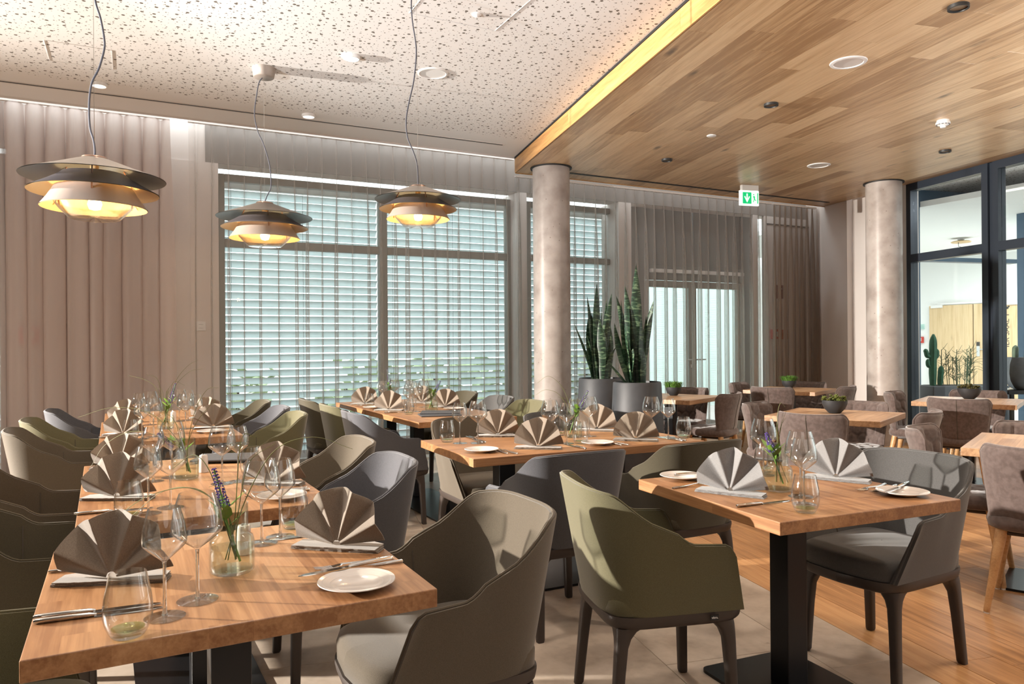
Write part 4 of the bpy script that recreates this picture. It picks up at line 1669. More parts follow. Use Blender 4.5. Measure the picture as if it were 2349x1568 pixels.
PX, MX, PY, MY = -pi / 2, pi / 2, 0.0, pi     # knife/fork tip pointing to +X, -X, +Y, -Y
setting('the left seat of the nearest table', (-0.045, 2.005, -20), (0.124, 1.77), (0.056, 1.692), (-0.011, 1.619), None,
        [(-0.184, 1.80, PX - 0.07), (-0.181, 1.772, PX - 0.07)], [(-0.188, 2.152, PX)], k=0)
setting('the right seat of the nearest table', (0.497, 2.03, -40), (0.321, 2.188), (0.38, 2.238), (0.435, 2.325), (0.457, 1.692),
        [(0.575, 2.205, MX), (0.575, 1.80, MX + 0.12, 0.0175)], [(0.60, 1.86, MX), (0.612, 1.822, MX - 0.1)], k=1)
setting('the left front seat of the second table', (-0.05, 3.065, -27), (0.113, 2.82), (0.044, 2.757), (-0.013, 2.712), None,
        [(-0.175, 2.845, PX)], [], k=2)
setting('the left rear seat of the second table', (-0.055, 3.80, -30), (0.146, 3.46), (0.074, 3.40), (0.046, 3.52), None,
        [(-0.175, 3.49, PX)], [(-0.178, 3.92, PX)], k=0)
setting('the right front seat of the second table', (0.50, 3.085, -38), (0.319, 3.203), (0.382, 3.223), (0.448, 3.345), (0.48, 2.785),
        [(0.60, 2.885, MX)], [(0.60, 2.93, MX)], k=2)
setting('the left front seat of the third table', (-0.05, 5.23, -28), (0.112, 5.06), (0.048, 4.98), (-0.011, 4.95), None,
        [(-0.185, 5.135, PX)], [], k=1)
setting('the left rear seat of the third table', (-0.05, 6.10, -30), (0.108, 5.82), (0.036, 5.80), (0.0, 5.62), None, k=2)
setting('the right front seat of the third table', (0.48, 5.345, -8), (0.313, 5.41), (0.378, 5.45), None, (0.445, 5.085), [], [(0.575, 5.15, MX)], k=0)
setting('the right rear seat of the third table', (0.50, 6.10, -32), (0.304, 5.99), (0.366, 6.02), None, None, k=1)
setting('the left rear seat of the menu table', (1.905, 6.72, -32), (2.17, 6.67), (1.995, 6.46), (1.86, 6.42), None, [], [(1.80, 6.60, PX)], k=0)
setting('the left front seat of the menu table', (1.90, 5.98, -42), (2.07, 5.80), (1.985, 5.74), (1.94, 5.60), (1.85, 6.27),
        [(1.80, 5.79, PX)], [(1.80, 6.14, PX)], k=2)
setting('the right front seat of the menu table', (2.42, 6.02, -30), (2.27, 6.16), (2.20, 6.24), None, (2.40, 5.78), [], [], k=1)
setting('the right rear seat of the menu table', (2.40, 6.56, -30), None, (2.24, 6.45), None, (2.42, 6.33), k=0)
setting('the rear left seat of the middle table', (1.935, 3.985, -28), (1.715, 3.785), (1.625, 3.83), (1.585, 3.92), None,
        [(1.752, 4.04, MY), (1.772, 4.04, MY)], [], k=1)
setting('the front left seat of the middle table', (1.90, 3.425, -36), (2.085, 3.62), (2.135, 3.525), (2.202, 3.49), (1.594, 3.475),
        [(2.097, 3.272, PY - 0.05)], [(1.672, 3.33, PY + 0.04), (1.712, 3.30, PY + 0.06)], k=0)
setting('the rear right seat of the middle table', (2.60, 3.925, -46), (2.415, 3.728), (2.345, 3.77), (2.285, 3.86), None, k=2)
setting('the front right seat of the middle table', (2.53, 3.425, -44), (2.717, 3.525), (2.785, 3.455), (2.845, 3.39), (2.254, 3.40),
        [(2.73, 3.262, PY), (2.752, 3.262, PY)], [(2.34, 3.295, PY + 0.06), (2.378, 3.285, PY + 0.06)], k=1)
setting('the left seat of the square right table', (1.945, 2.06, -62), (2.13, 1.905), (2.04, 1.81), (1.952, 1.727), (1.99, 2.385),
        [(1.806, 1.885, PX - 0.05), (1.94, 2.37, PX - 0.1, 0.0175)], [(1.82, 2.235, PX + 0.12)], mat='g', k=0)
setting('the right seat of the square right table', (2.505, 2.06, -64), (2.34, 2.285), None, (2.41, 2.345), (2.47, 1.75),
        [(2.60, 1.815, MX + 0.28, 0.0175)], [(2.60, 1.865, MX + 0.2), (2.585, 1.90, MX + 0.15)], mat='g', k=1)


# salt and pepper pots, menus
def shaker(x, y, lab):
    t = thing('salt_shaker', lab, 'shaker', (x, y, ZT), 0, 'white porcelain shakers')
    obj('body', MB().lathe([(0.019, 0), (0.021, 0.002), (0.019, 0.04), (0.0175, 0.072), (0.015, 0.077), (0.0002, 0.078)], 24, cap1=False), 'porcelain', t)
    obj('cap', MB().lathe([(0.008, 0.0765), (0.007, 0.081), (0.0002, 0.082)], 16, cap1=False), 'steel', t)


shaker(0.262, 2.10, 'white porcelain shaker behind the flower vase on the nearest table')
shaker(0.275, 3.53, 'white porcelain shaker beside the vase on the second left-row table')
shaker(0.262, 5.95, 'white porcelain shaker among the glasses on the third left-row table')
shaker(2.05, 5.94, 'white porcelain shaker behind a tumbler on the menu table')
shaker(2.28, 2.30, 'white porcelain shaker behind the wine glasses on the square right table')


def menu(x, y, z, rz, lab):
    t = thing('menu_folder', lab, 'menu', (x, y, z), rz, 'slate grey menu folders')
    obj('cover', MB().box((0, 0, 0.008), (0.22, 0.31, 0.003), bev=0.001, seg=1), 'menu_slate', t, smooth=False)
    obj('cover', MB().box((0, 0, 0.0018), (0.22, 0.31, 0.003), bev=0.001, seg=1), 'menu_slate', t, smooth=False)
    obj('pages', MB().box((0.002, 0, 0.0049), (0.212, 0.302, 0.003)), 'menu_slate', t, smooth=False)
    obj('spine', MB().tube([(-0.109, -0.155, 0.005), (-0.109, 0.155, 0.005)], 0.0048, 8), 'menu_slate', t)


menu(0.43, 3.87, ZT, R(80), 'lower slate grey menu folder on the second left-row table')
menu(0.42, 3.84, ZT + 0.0098, R(70), 'upper slate grey menu folder on the second left-row table')
menu(2.12, 5.40, ZT, R(78), 'slate grey menu folder at the front of the menu table')
menu(2.17, 5.50, ZT + 0.0098, R(66), 'slate grey menu folder lying half on the other one, menu table')


# ---------------------------------------------- flower vases
RV = Vector((cos(yaw), -sin(yaw), 0))
vp = [(0.0002, 0.0), (0.046, 0.0), (0.0525, 0.006), (0.0535, 0.02), (0.053, 0.075), (0.049, 0.088), (0.040, 0.094), (0.0385, 0.102), (0.0385, 0.165), (0.0390, 0.168)]
vi = [(r - 0.0022, max(z, 0.008)) for (r, z) in vp[1:] if z > 0.004]
V_BODY = MB().lathe(vp + vi[::-1] + [(0.0002, 0.008)], 44, cap0=False, cap1=False).mesh('glass_body', 'vase_glass', True, 60)
V_WATER = MB().lathe([(0.0002, 0.0095), (0.0488, 0.0095), (0.0498, 0.02), (0.0498, 0.062), (0.0002, 0.0622)], 36, cap0=False, cap1=False).mesh('water', 'water', True, 60)


def vase(x, y, where, spike, blades, leaves=6, nb=5, seed=0):
    """spike = (sideways offset, height above table) of the flower tip; blades = list of point lists (sideways, depth, height)"""
    rnd = random.Random(seed)
    t = thing('flower_vase', 'round clear glass vase on ' + where, 'vase', (x, y, ZT), 0, 'glass vases')
    link('glass_body', V_BODY, t); link('water', V_WATER, t)
    fl = thing('speedwell_stem', 'violet flower spike with green leaves in the vase on ' + where, 'flower', (x, y, ZT + 0.02), 0, 'violet flowers')
    fd = Vector((sin(yaw), cos(yaw), 0))

    def W(a, b, h):
        return RV * a + fd * b + Vector((0, 0, h - 0.02))
    sx, sh = spike
    st = bezier([W(-0.02 * math.copysign(1, sx), 0.0, 0.025), W(0.012 * math.copysign(1, sx), 0, 0.12), W(sx * 0.55, -0.01, 0.12 + (sh - 0.12) * 0.45), W(sx, -0.02, sh)], 10)
    obj('stem', MB().tube(st, [0.003] * 18 + [0.0024] * (len(st) - 18), 8), 'stem_green', fl)
    n0 = int(len(st) * 0.56)
    bl = MB()
    seq = st[n0:]
    for i, p in enumerate(seq):
        q = i / (len(seq) - 1)
        for k in range(14):
            a = rnd.uniform(0, 6.28); r_ = 0.0125 * (1 - 0.8 * q) + 0.0015
            t_ = (seq[min(i + 1, len(seq) - 1)] - seq[max(0, i - 1)]).normalized()
            nn = t_.orthogonal().normalized(); nb_ = t_.cross(nn)
            c = p + (nn * cos(a) + nb_ * sin(a)) * r_
            s = 0.0032
            e1 = (nn * cos(a) + nb_ * sin(a)); e2 = t_.cross(e1)
            bl.add([c + e1 * s, c + e2 * s * .8, c - e2 * s * .8, c + t_ * s * 1.3, c - e1 * s], [(0, 1, 3), (0, 3, 2), (1, 4, 3), (2, 3, 4), (0, 2, 1), (1, 2, 4)])
    tag(obj('blossom', bl, 'flower_purple', fl, smooth=False), kind='stuff')
    for i in range(leaves):
        p = st[int(len(st) * (0.30 + 0.28 * i / leaves))]
        a = i * 2.4 + rnd.uniform(-.4, .4)
        dirv = Vector((cos(a), sin(a), 0.9)).normalized()
        L_ = rnd.uniform(0.045, 0.075)
        side = dirv.cross(Vector((0, 0, 1))).normalized() * L_ * 0.2
        vs = [p, p + dirv * L_ * .35 + side, p + dirv * L_ * .4 + Vector((0, 0, -.004)), p + dirv * L_ * .35 - side, p + dirv * L_ * .75 + side * .7, p + dirv * L_ * .75 - side * .7, p + dirv * L_]
        lf = MB(); lf.add(vs, [(0, 1, 2), (0, 2, 3), (1, 4, 2), (2, 5, 3), (4, 6, 2), (2, 6, 5)])
        obj('leaf', lf, 'leaf_bright', fl, ang=60)
    gs = thing('grass_spray', 'arching grass blades in the vase on ' + where, 'grass', (x, y, ZT + 0.02), 0, 'grass sprays')
    for bl_ in blades:
        pts = bezier([W(*q) for q in bl_], 8)
        n = len(pts)
        obj('blade', MB().tube(pts, [0.0022 * (1 - 0.75 * i / n) + 0.0004 for i in range(n)], 6, 0.5), 'grass_olive', gs)
    for i in range(nb):
        a = rnd.uniform(-1, 1); b = rnd.uniform(-0.6, 0.6); h = rnd.uniform(0.2, 0.33)
        pts = bezier([W(-a * 0.02, -b * .02, 0.03), W(a * 0.015, b * .015, 0.13), W(a * 0.05, b * .05, h), W(a * 0.13, b * 0.12, h + rnd.uniform(-0.02, 0.05))], 8)
        n = len(pts)
        obj('blade', MB().tube(pts, [0.0018 * (1 - 0.75 * i / n) + 0.0004 for i in range(n)], 6, 0.5), 'grass_olive', gs)


B0 = (0.01, 0, 0.03)
vase(0.216, 1.953, 'the nearest dining table', (-0.035, 0.255), [[B0, (-0.02, 0, 0.13), (-0.05, 0.0, 0.24), (-0.10, 0.02, 0.285), (-0.16, 0.03, 0.25)],
     [B0, (-0.02, 0, 0.14), (-0.09, 0, 0.205), (-0.2, -0.02, 0.19), (-0.30, -0.04, 0.115)],
     [B0, (-0.015, 0.01, 0.14), (-0.10, 0.02, 0.20), (-0.19, 0.04, 0.19), (-0.27, 0.05, 0.13)],
     [B0, (0.02, 0, 0.14), (0.10, 0.0, 0.29), (0.20, 0, 0.33), (0.30, 0, 0.30)]], leaves=7, nb=3, seed=1)
vase(0.196, 3.404, 'the second left-row table', (-0.105, 0.19), [[B0, (0.01, 0, 0.14), (0.04, 0, 0.28), (0.09, 0, 0.37), (0.14, 0, 0.38)],
     [B0, (0.01, 0, 0.14), (0.05, 0, 0.24), (0.12, 0.02, 0.33)],
     [B0, (-0.02, 0, 0.14), (-0.14, 0, 0.27), (-0.30, 0, 0.30), (-0.45, 0, 0.26)],
     [B0, (-0.02, 0, 0.13), (-0.2, 0, 0.20), (-0.33, 0, 0.15), (-0.40, 0, 0.05)]], leaves=8, nb=3, seed=2)
vase(0.196, 5.493, 'the third left-row table', (0.075, 0.30), [[B0, (-0.01, 0, 0.15), (-0.07, 0, 0.28), (-0.14, 0, 0.33), (-0.25, 0, 0.36)],
     [B0, (0.02, 0, 0.15), (0.07, 0, 0.32), (0.15, 0, 0.42), (0.22, 0, 0.46)], [B0, (0.02, 0, 0.15), (0.06, 0, 0.28), (0.16, 0, 0.38), (0.25, 0, 0.40)]], leaves=9, nb=9, seed=3)
vase(2.186, 5.745, 'the menu table, in front', (0.075, 0.245), [[B0, (-0.01, 0, 0.15), (-0.06, 0, 0.26), (-0.12, 0, 0.30)]], leaves=8, nb=8, seed=4)
vase(2.147, 6.697, 'the menu table, at the back', (-0.03, 0.32), [[B0, (-0.01, 0, 0.15), (-0.06, 0, 0.26), (-0.12, 0, 0.30)]], leaves=8, nb=7, seed=5)
vase(2.31, 3.74, 'the long middle table', (0.085, 0.27), [[B0, (-0.01, 0, 0.15), (-0.06, 0, 0.29), (-0.14, 0, 0.36), (-0.21, 0, 0.32)],
     [B0, (-0.01, 0, 0.13), (-0.08, 0, 0.25), (-0.16, 0, 0.28), (-0.22, 0, 0.25)]], leaves=8, nb=3, seed=6)
vase(2.148, 2.028, 'the square right table', (-0.048, 0.215), [[B0, (0.0, 0, 0.15), (0.0, 0.0, 0.27), (0.012, 0, 0.325), (0.03, 0, 0.31)],
     [B0, (0.004, 0, 0.15), (0.015, 0, 0.24), (0.035, 0, 0.30)], [B0, (0.002, 0, 0.13), (0.01, 0, 0.22), (0.022, 0, 0.29)],
     [(0.0, 0.01, 0.03), (0.0, 0, 0.15), (0.01, 0, 0.23), (0.03, 0, 0.27)], [(-0.004, 0.01, 0.03), (-0.002, 0, 0.15), (0.002, 0, 0.24), (0.006, 0, 0.3)],
     [(0.035, -0.01, 0.03), (0.01, 0, 0.1), (-0.01, 0, 0.16)]], leaves=8, nb=0, seed=7)

# ================================================================== plants
def bowl_plant(x, y, r, h, kind, lab):
    t = thing('planted_bowl', lab, 'plant', (x, y, ZT), 0, 'planted black bowls')
    o = [(0.0002, 0.0), (r * 0.42, 0.0), (r * 0.5, 0.006), (r * 0.8, h * 0.35), (r * 0.96, h * 0.7), (r, h), (r - 0.008, h), (r * 0.9, h * 0.75), (0.0002, h * 0.72)]
    obj('bowl', MB().lathe(o, 40, cap0=False, cap1=False), 'bowl_black', t, ang=50)
    obj('soil', MB().lathe([(r * 0.9, h * 0.78), (r * 0.88, h * 0.83), (0.0002, h * 0.86)], 28, cap1=False), 'soil', t)
    rnd = random.Random(int(x * 100))
    mb = MB()
    if kind == 'grass':
        for _ in range(520):
            a = rnd.uniform(0, 6.28); q = math.sqrt(rnd.uniform(0, 1)) * r * 0.92
            p = Vector((q * cos(a), q * sin(a), h * 0.8))
            l = rnd.uniform(0.05, 0.10); out = Vector((cos(a), sin(a), 0)) * (q / r) * 0.06 + Vector((rnd.uniform(-.02, .02), rnd.uniform(-.02, .02), 0))
            s = Vector((-sin(a), cos(a), 0)) * 0.0022
            m = p + out * 0.45 + Vector((0, 0, l * 0.75)); e = p + out * 1.2 + Vector((0, 0, l * (0.95 - 0.4 * q / r)))
            mb.add([p - s, p + s, m + s, m - s, e], [(0, 1, 2, 3), (3, 2, 4)])
        tag(obj('foliage', mb, 'moss_green', t, smooth=False), kind='stuff')
    else:
        for _ in range(46):
            a = rnd.uniform(0, 6.28); q = math.sqrt(rnd.uniform(0, 1)) * r * 0.95
            c = Vector((q * cos(a), q * sin(a), h * 0.86 + rnd.uniform(0.0, 0.05) * (1 - 0.4 * q / r)))
            R_ = rnd.uniform(0.014, 0.026)
            for k in range(11):
                b = k * 2.4; el = 0.25 + 0.09 * k
                d_ = Vector((cos(b) * cos(el), sin(b) * cos(el), sin(el)))
                s = d_.cross(Vector((0, 0, 1))).normalized() * R_ * 0.36
                tip = c + d_ * R_
                mid = c + d_ * R_ * 0.6
                up_ = Vector((0, 0, R_ * 0.12))
                mb.add([c, mid + s, tip, mid - s, mid + up_, mid - up_], [(0, 1, 4), (1, 2, 4), (2, 3, 4), (3, 0, 4), (1, 0, 5), (2, 1, 5), (3, 2, 5), (0, 3, 5)])
        tag(obj('foliage', mb, 'succulent_green' if kind == 'green' else 'succulent_dark', t, smooth=False), kind='stuff')


bowl_plant(4.99, 6.10, 0.083, 0.088, 'grass', 'black bowl of fine green grass on the table behind the snake plants')
bowl_plant(6.90, 6.33, 0.083, 0.088, 'grass', 'black bowl of fine green grass on the table before the curtain')
bowl_plant(4.80, 3.96, 0.093, 0.10, 'green', 'black bowl of yellow-green succulents on the middle oak table')
bowl_plant(7.00, 4.27, 0.098, 0.10, 'dark', 'black bowl of brownish succulents on the partition table')


def planter(x, y, rt_, rb, h, lab, specs, seed):
    t = thing('potted_snake_plant', lab, 'plant', (x, y, 0), 0, 'tall potted snake plants')
    o = [(0.0002, 0.0), (rb * 0.96, 0.0), (rb, 0.02), (rt_ + (rb - rt_) * 0.45, h * 0.55), (rt_, h - 0.01), (rt_ - 0.006, h), (rt_ - 0.022, h), (rt_ - 0.026, h - 0.07), (0.0002, h - 0.07)]
    obj('pot', MB().lathe(o, 56, cap0=False, cap1=False), 'concrete_pot', t, ang=40)
    obj('soil', MB().lathe([(rt_ - 0.03, h - 0.066), (0.0002, h - 0.055)], 28, cap1=False), 'soil', t)
    rnd = random.Random(seed)
    fd = Vector((sin(yaw), cos(yaw), 0))
    for (bx, by, tx, ty, L_, w, tw) in specs:
        b0 = RV * bx + fd * by + Vector((0, 0, h - 0.07))
        tp_ = RV * tx + fd * ty + Vector((0, 0, h + L_))
        bow = Vector((rnd.uniform(-.02, .02), rnd.uniform(-.02, .02), 0))
        n = 14
        vs = []; fs = []
        a0 = rnd.uniform(-0.5, 0.5) + yaw * -1 + tw
        for i in range(n + 1):
            q = i / n
            # leaves stand upright and bend outwards only towards the tip
            hx = q ** 1.35
            c = Vector((b0.x + (tp_.x - b0.x) * hx, b0.y + (tp_.y - b0.y) * hx, b0.z + (tp_.z - b0.z) * q)) + bow * sin(pi * q)
            ww = w * (0.42 + 0.58 * min(1, q / 0.45)) * (1 - max(0, (q - 0.6) / 0.4) ** 1.8) + 0.0008
            a = a0 + 0.9 * tw * q
            s = Vector((cos(a), sin(a), 0)); nn = Vector((-sin(a), cos(a), 0))
            vs += [c - s * ww * .5 + nn * ww * .14, c - nn * ww * .06, c + s * ww * .5 + nn * ww * .14, c + nn * ww * .10]
        for i in range(n):
            for k in range(4):
                k2 = (k + 1) % 4
                fs.append((i * 4 + k, i * 4 + k2, (i + 1) * 4 + k2, (i + 1) * 4 + k))
        fs.append((3, 2, 1, 0)); fs.append(tuple(n * 4 + k for k in range(4)))
        lf = MB(); lf.add(vs, fs)
        obj('leaf', lf, 'snake_leaf', t, ang=60)


planter(4.04, 5.445, 0.215, 0.262, 0.95, 'right snake plant in a tall charcoal pot, in front of the other',
        [(0.02, 0, 0.0, 0.0, 1.055, 0.10, 0.1), (-0.02, 0.03, -0.10, 0.0, 0.86, 0.085, 0.2), (0.05, 0, 0.155, 0, 0.73, 0.085, -0.3), (-0.06, 0, -0.20, 0, 0.53, 0.08, 0.4),
         (0.03, -0.04, 0.035, -0.05, 0.64, 0.09, 0.5), (-0.05, 0.05, -0.13, 0.05, 0.74, 0.075, 0.3), (-0.03, -0.05, -0.115, -0.06, 0.53, 0.10, 0.9), (0.06, 0.05, 0.13, 0.06, 0.52, 0.09, 1.0),
         (0.0, 0.05, -0.02, 0.08, 0.72, 0.08, 0.0), (-0.07, -0.02, -0.28, -0.04, 0.20, 0.06, 0.4), (-0.05, -0.04, -0.05, -0.1, 0.3, 0.09, 1.3), (0.04, -0.06, 0.05, -0.09, 0.28, 0.09, 0.2),
         (-0.06, 0.04, -0.17, 0.08, 0.78, 0.07, 0.3), (0.01, 0.02, 0.0, 0.05, 0.84, 0.08, 1.2), (-0.04, 0.02, -0.07, 0.0, 0.69, 0.08, 0.9), (0.07, 0, 0.09, 0.02, 0.60, 0.09, 0.6)], 3)
planter(4.40, 6.56, 0.235, 0.275, 0.93, 'left snake plant in a tall charcoal pot, nearer the column',
        [(-0.03, 0, -0.035, 0, 1.0, 0.095, 0.1), (-0.05, 0, -0.14, 0, 0.87, 0.075, 0.2), (0.04, 0, 0.12, 0, 0.89, 0.08, -0.2), (0.02, 0, 0.07, 0, 0.83, 0.05, 0.3),
         (-0.08, 0, -0.28, 0.0, 0.58, 0.04, 0.4), (-0.04, 0.05, -0.09, 0.04, 0.72, 0.08, 0.8), (0.05, 0.05, 0.13, 0.06, 0.67, 0.085, 0.4), (0.06, -0.03, 0.17, -0.03, 0.35, 0.09, 0.9),
         (0.0, -0.05, -0.02, -0.05, 0.62, 0.09, 0.2), (-0.06, -0.04, -0.15, -0.05, 0.45, 0.07, 1.1), (0.03, -0.05, 0.03, -0.06, 0.50, 0.085, 0.4), (0.0, 0.06, 0.02, 0.08, 0.76, 0.08, 0.9),
         (-0.07, 0.03, -0.12, 0.06, 0.66, 0.08, 0.3), (0.08, 0.02, 0.11, 0.04, 0.55, 0.08, 0.2), (-0.02, 0.02, -0.06, 0.02, 0.80, 0.07, 0.4)], 5)

# ================================================================== pendant lamps
def pendant(x, y, ztop, D, cord, canopy_lab, lab, zc=ZC):
    t = thing('pendant_lamp', lab, 'lamp', (x, y, ztop), 0, 'layered pendant lamps')

    def cone(nm, prof_, mo, mi):
        n = len(prof_)
        o = MB().lathe(prof_, 64, cap0=False, cap1=False)
        i_ = MB().lathe([(max(r - 0.0018, 0.001), z - 0.0022) for r, z in prof_], 64, cap0=False, cap1=False)
        a = obj(nm, o, mo, t, ang=50)
        obj('inner_face', i_, mi, a, ang=50)
        return a
    s = D
    cone('upper_shade', [(0.012 * s, 0.0), (0.085 * s, -0.004 * s), (0.105 * s, -0.012 * s), (0.18 * s, -0.040 * s), (0.33 * s, -0.097 * s), (0.5 * s, -0.157 * s)], 'shade_taupe', 'shade_inner_grey')
    cone('middle_shade', [(0.225 * s, -0.128 * s), (0.245 * s, -0.148 * s), (0.33 * s, -0.20 * s), (0.452 * s, -0.268 * s)], 'shade_mauve', 'shade_inner_cream')
    cone('lower_shade', [(0.27 * s, -0.232 * s), (0.285 * s, -0.262 * s), (0.32 * s, -0.32 * s), (0.367 * s, -0.385 * s)], 'shade_light', 'shade_inner_cream')
    obj('top_cap', MB().lathe([(0.09 * s, -0.004 * s), (0.088 * s, 0.004 * s), (0.03 * s, 0.012 * s), (0.0002, 0.013 * s)], 32, cap1=False), 'copper', t)
    g = [(0.275 * s, -0.355 * s), (0.24 * s, -0.40 * s), (0.18 * s, -0.462 * s), (0.172 * s, -0.468 * s), (0.0002, -0.468 * s)]
    gi = [(0.0002, -0.463 * s), (0.17 * s, -0.463 * s), (0.236 * s, -0.398 * s), (0.271 * s, -0.355 * s)]
    obj('glass_bowl', MB().lathe(g + gi + [g[0]], 64, cap0=False, cap1=False), 'clear_glass', t, ang=50)
    for k in range(3):
        a = 2 * pi * k / 3 + 0.5
        st = MB()
        c, s_ = cos(a), sin(a)
        st.tube([(c * 0.225 * s, s_ * 0.225 * s, -0.065 * s), (c * 0.285 * s, s_ * 0.285 * s, -0.17 * s), (c * 0.30 * s, s_ * 0.30 * s, -0.25 * s), (c * 0.287 * s, s_ * 0.287 * s, -0.362 * s)], 0.0035, 6)
        obj('strut', st, 'copper', t)
    obj('socket', MB().lathe([(0.03 * s, -0.02 * s), (0.03 * s, -0.2 * s), (0.02 * s, -0.27 * s), (0.0002, -0.27 * s)], 20, cap1=False), 'shade_inner_cream', t)
    obj('bulb', MB().lathe([(0.016 * s, -0.27 * s), (0.038 * s, -0.31 * s), (0.05 * s, -0.355 * s), (0.038 * s, -0.392 * s), (0.0002, -0.402 * s)], 24, cap1=False), 'bulb_glow', t)
    pts = bezier([RV * dx + Vector((0, 0, z - ztop)) for dx, z in cord], 6)
    obj('cord', MB().tube(pts, 0.0042, 8), 'cord_grey', t)
    obj('steel_wire', MB().tube([(0, 0, zc - ztop), (0, 0, 0)], 0.0012, 5), 'steel', t)
    cn = MB().lathe([(0.0002, zc - ztop - 0.075), (0.072, zc - ztop - 0.075), (0.078, zc - ztop - 0.07), (0.09, zc - ztop - 0.0005)], 40, cap0=False)
    obj('canopy', cn, 'shade_light', t, ang=50)
    light_o = light('pendant_bulb', 'POINT', (x, y, ztop - 0.335 * s), 9 * s / 0.6, (1.0, 0.66, 0.34), shadow_soft_size=0.02)
    light_o.location.z = ztop - 0.43 * s


pendant(-0.14, 3.653, 2.115, 0.56, [(0.012, 3.40), (0.005, 2.95), (0.007, 2.80), (0.030, 2.715), (0.045, 2.63), (0.045, 2.58), (0.022, 2.50), (-0.009, 2.437), (-0.021, 2.353), (-0.019, 2.25), (-0.004, 2.194), (0.002, 2.147), (0.0, 2.12)],
        '', 'layered pendant lamp at far left, hanging before the taupe curtain')
pendant(0.925, 6.03, 2.41, 0.72, [(-0.0, 3.40), (-0.037, 3.35), (-0.058, 3.245), (-0.075, 3.102), (-0.051, 2.973), (-0.007, 2.871), (0.034, 2.734), (0.048, 2.632), (0.048, 2.531), (0.017, 2.463), (0.0, 2.415)],
        '', 'layered pendant lamp in the middle with its canopy visible on the ceiling')
pendant(1.49, 4.11, 2.225, 0.50, [(-0.02, 3.40), (-0.031, 3.30), (-0.025, 3.185), (-0.008, 3.07), (-0.005, 2.981), (-0.02, 2.841), (-0.046, 2.727), (-0.066, 2.613), (-0.059, 2.511), (-0.028, 2.434), (-0.005, 2.358), (0.0, 2.282), (0.0, 2.23)],
        '', 'layered pendant lamp at right, hanging before the blinds near the column')

# ================================================================== ceiling fittings
def disc(name, lab, cat, x, y, z, prof_list, grp=None):
    t = thing(name, lab, cat, (x, y, z), 0, grp)
    for (pn, prof_, mat, c0, c1) in prof_list:
        obj(pn, MB().lathe(prof_, 40, cap0=c0, cap1=c1), mat, t, ang=40)
    return t


for (x, y, lab) in ((-0.23, 6.97, 'small lit round ceiling spot left, above the first pendant cord'), (1.485, 7.07, 'small lit round ceiling spot near the slot, centre left'),
                    (1.475, 5.49, 'small lit round ceiling spot in the middle of the white ceiling')):
    disc('downlight', lab, 'ceiling light', x, y, ZC, [('ring', [(0.062, 0.0), (0.062, -0.022), (0.052, -0.024), (0.050, -0.014)], 'white_plastic', False, False),
                                                      ('lens', [(0.0505, -0.018), (0.0002, -0.018)], 'lamp_disc', False, False)], 'lit ceiling spots')
disc('ceiling_speaker', 'round white loudspeaker grille in the white perforated ceiling', 'speaker', 2.145, 5.555, ZC,
     [('rim', [(0.125, 0.0), (0.122, -0.006), (0.108, -0.008), (0.106, -0.002)], 'white_plastic', False, False), ('grille', [(0.106, -0.003), (0.0002, -0.003)], 'white_plastic', False, False)], 'round ceiling loudspeakers')
disc('sprinkler', 'tiny white sprinkler cap in the white ceiling near its top edge', 'sprinkler', 2.02, 4.43, ZC,
     [('cap', [(0.032, 0.0), (0.03, -0.008), (0.012, -0.016), (0.010, -0.024), (0.0002, -0.024)], 'white_plastic', False, False)])
for (x, y, lab) in ((4.54, 3.607, 'large white round loudspeaker in the wooden ceiling, nearer us'), (6.90, 5.88, 'white round loudspeaker in the wooden ceiling, nearer the column')):
    disc('ceiling_speaker', lab, 'speaker', x, y, ZW, [('rim', [(0.125, 0.0), (0.122, -0.006), (0.100, -0.008), (0.098, -0.002)], 'white_plastic', False, False),
                                                       ('grille', [(0.098, -0.003), (0.0002, -0.003)], 'white_paint', False, False)], 'round ceiling loudspeakers')
for (x, y, lab) in ((4.36, 2.705, 'dark recessed spot in the wooden ceiling at the top right edge'), (4.748, 4.523, 'dark recessed spot in the middle of the wooden ceiling'),
                    (5.164, 6.394, 'dark recessed spot in the wooden ceiling right of the column'), (7.569, 4.848, 'dark recessed spot in the wooden ceiling above the partition')):
    disc('recessed_spot', lab, 'ceiling light', x, y, ZW, [('ring', [(0.058, 0.0), (0.058, -0.02), (0.05, -0.02), (0.047, -0.004)], 'led_black', False, False),
                                                          ('lens', [(0.0475, -0.009), (0.0002, -0.009)], 'lens_brown', False, False)], 'dark recessed ceiling spots')
disc('sprinkler', 'small white sprinkler rosette in the wooden ceiling', 'sprinkler', 4.962, 5.476, ZW, [('cap', [(0.045, 0.0), (0.043, -0.006), (0.02, -0.009), (0.0002, -0.010)], 'white_plastic', False, False)])
sd = disc('smoke_detector', 'white smoke detector hanging under the wooden ceiling', 'smoke detector', 6.512, 4.189, ZW,
          [('base', [(0.05, 0.0), (0.05, -0.018)], 'white_plastic', False, True), ('body', [(0.058, -0.018), (0.060, -0.034), (0.045, -0.044), (0.024, -0.052), (0.022, -0.066), (0.0002, -0.068)], 'white_plastic', True, False)])
vt = MB()
for k in range(12):
    a = k * pi / 6
    vt.box((0.0535 * cos(a), 0.0535 * sin(a), -0.040), (0.004, 0.018, 0.005), rz=a)
obj('vent', vt, 'sign_dark', sd, smooth=False)
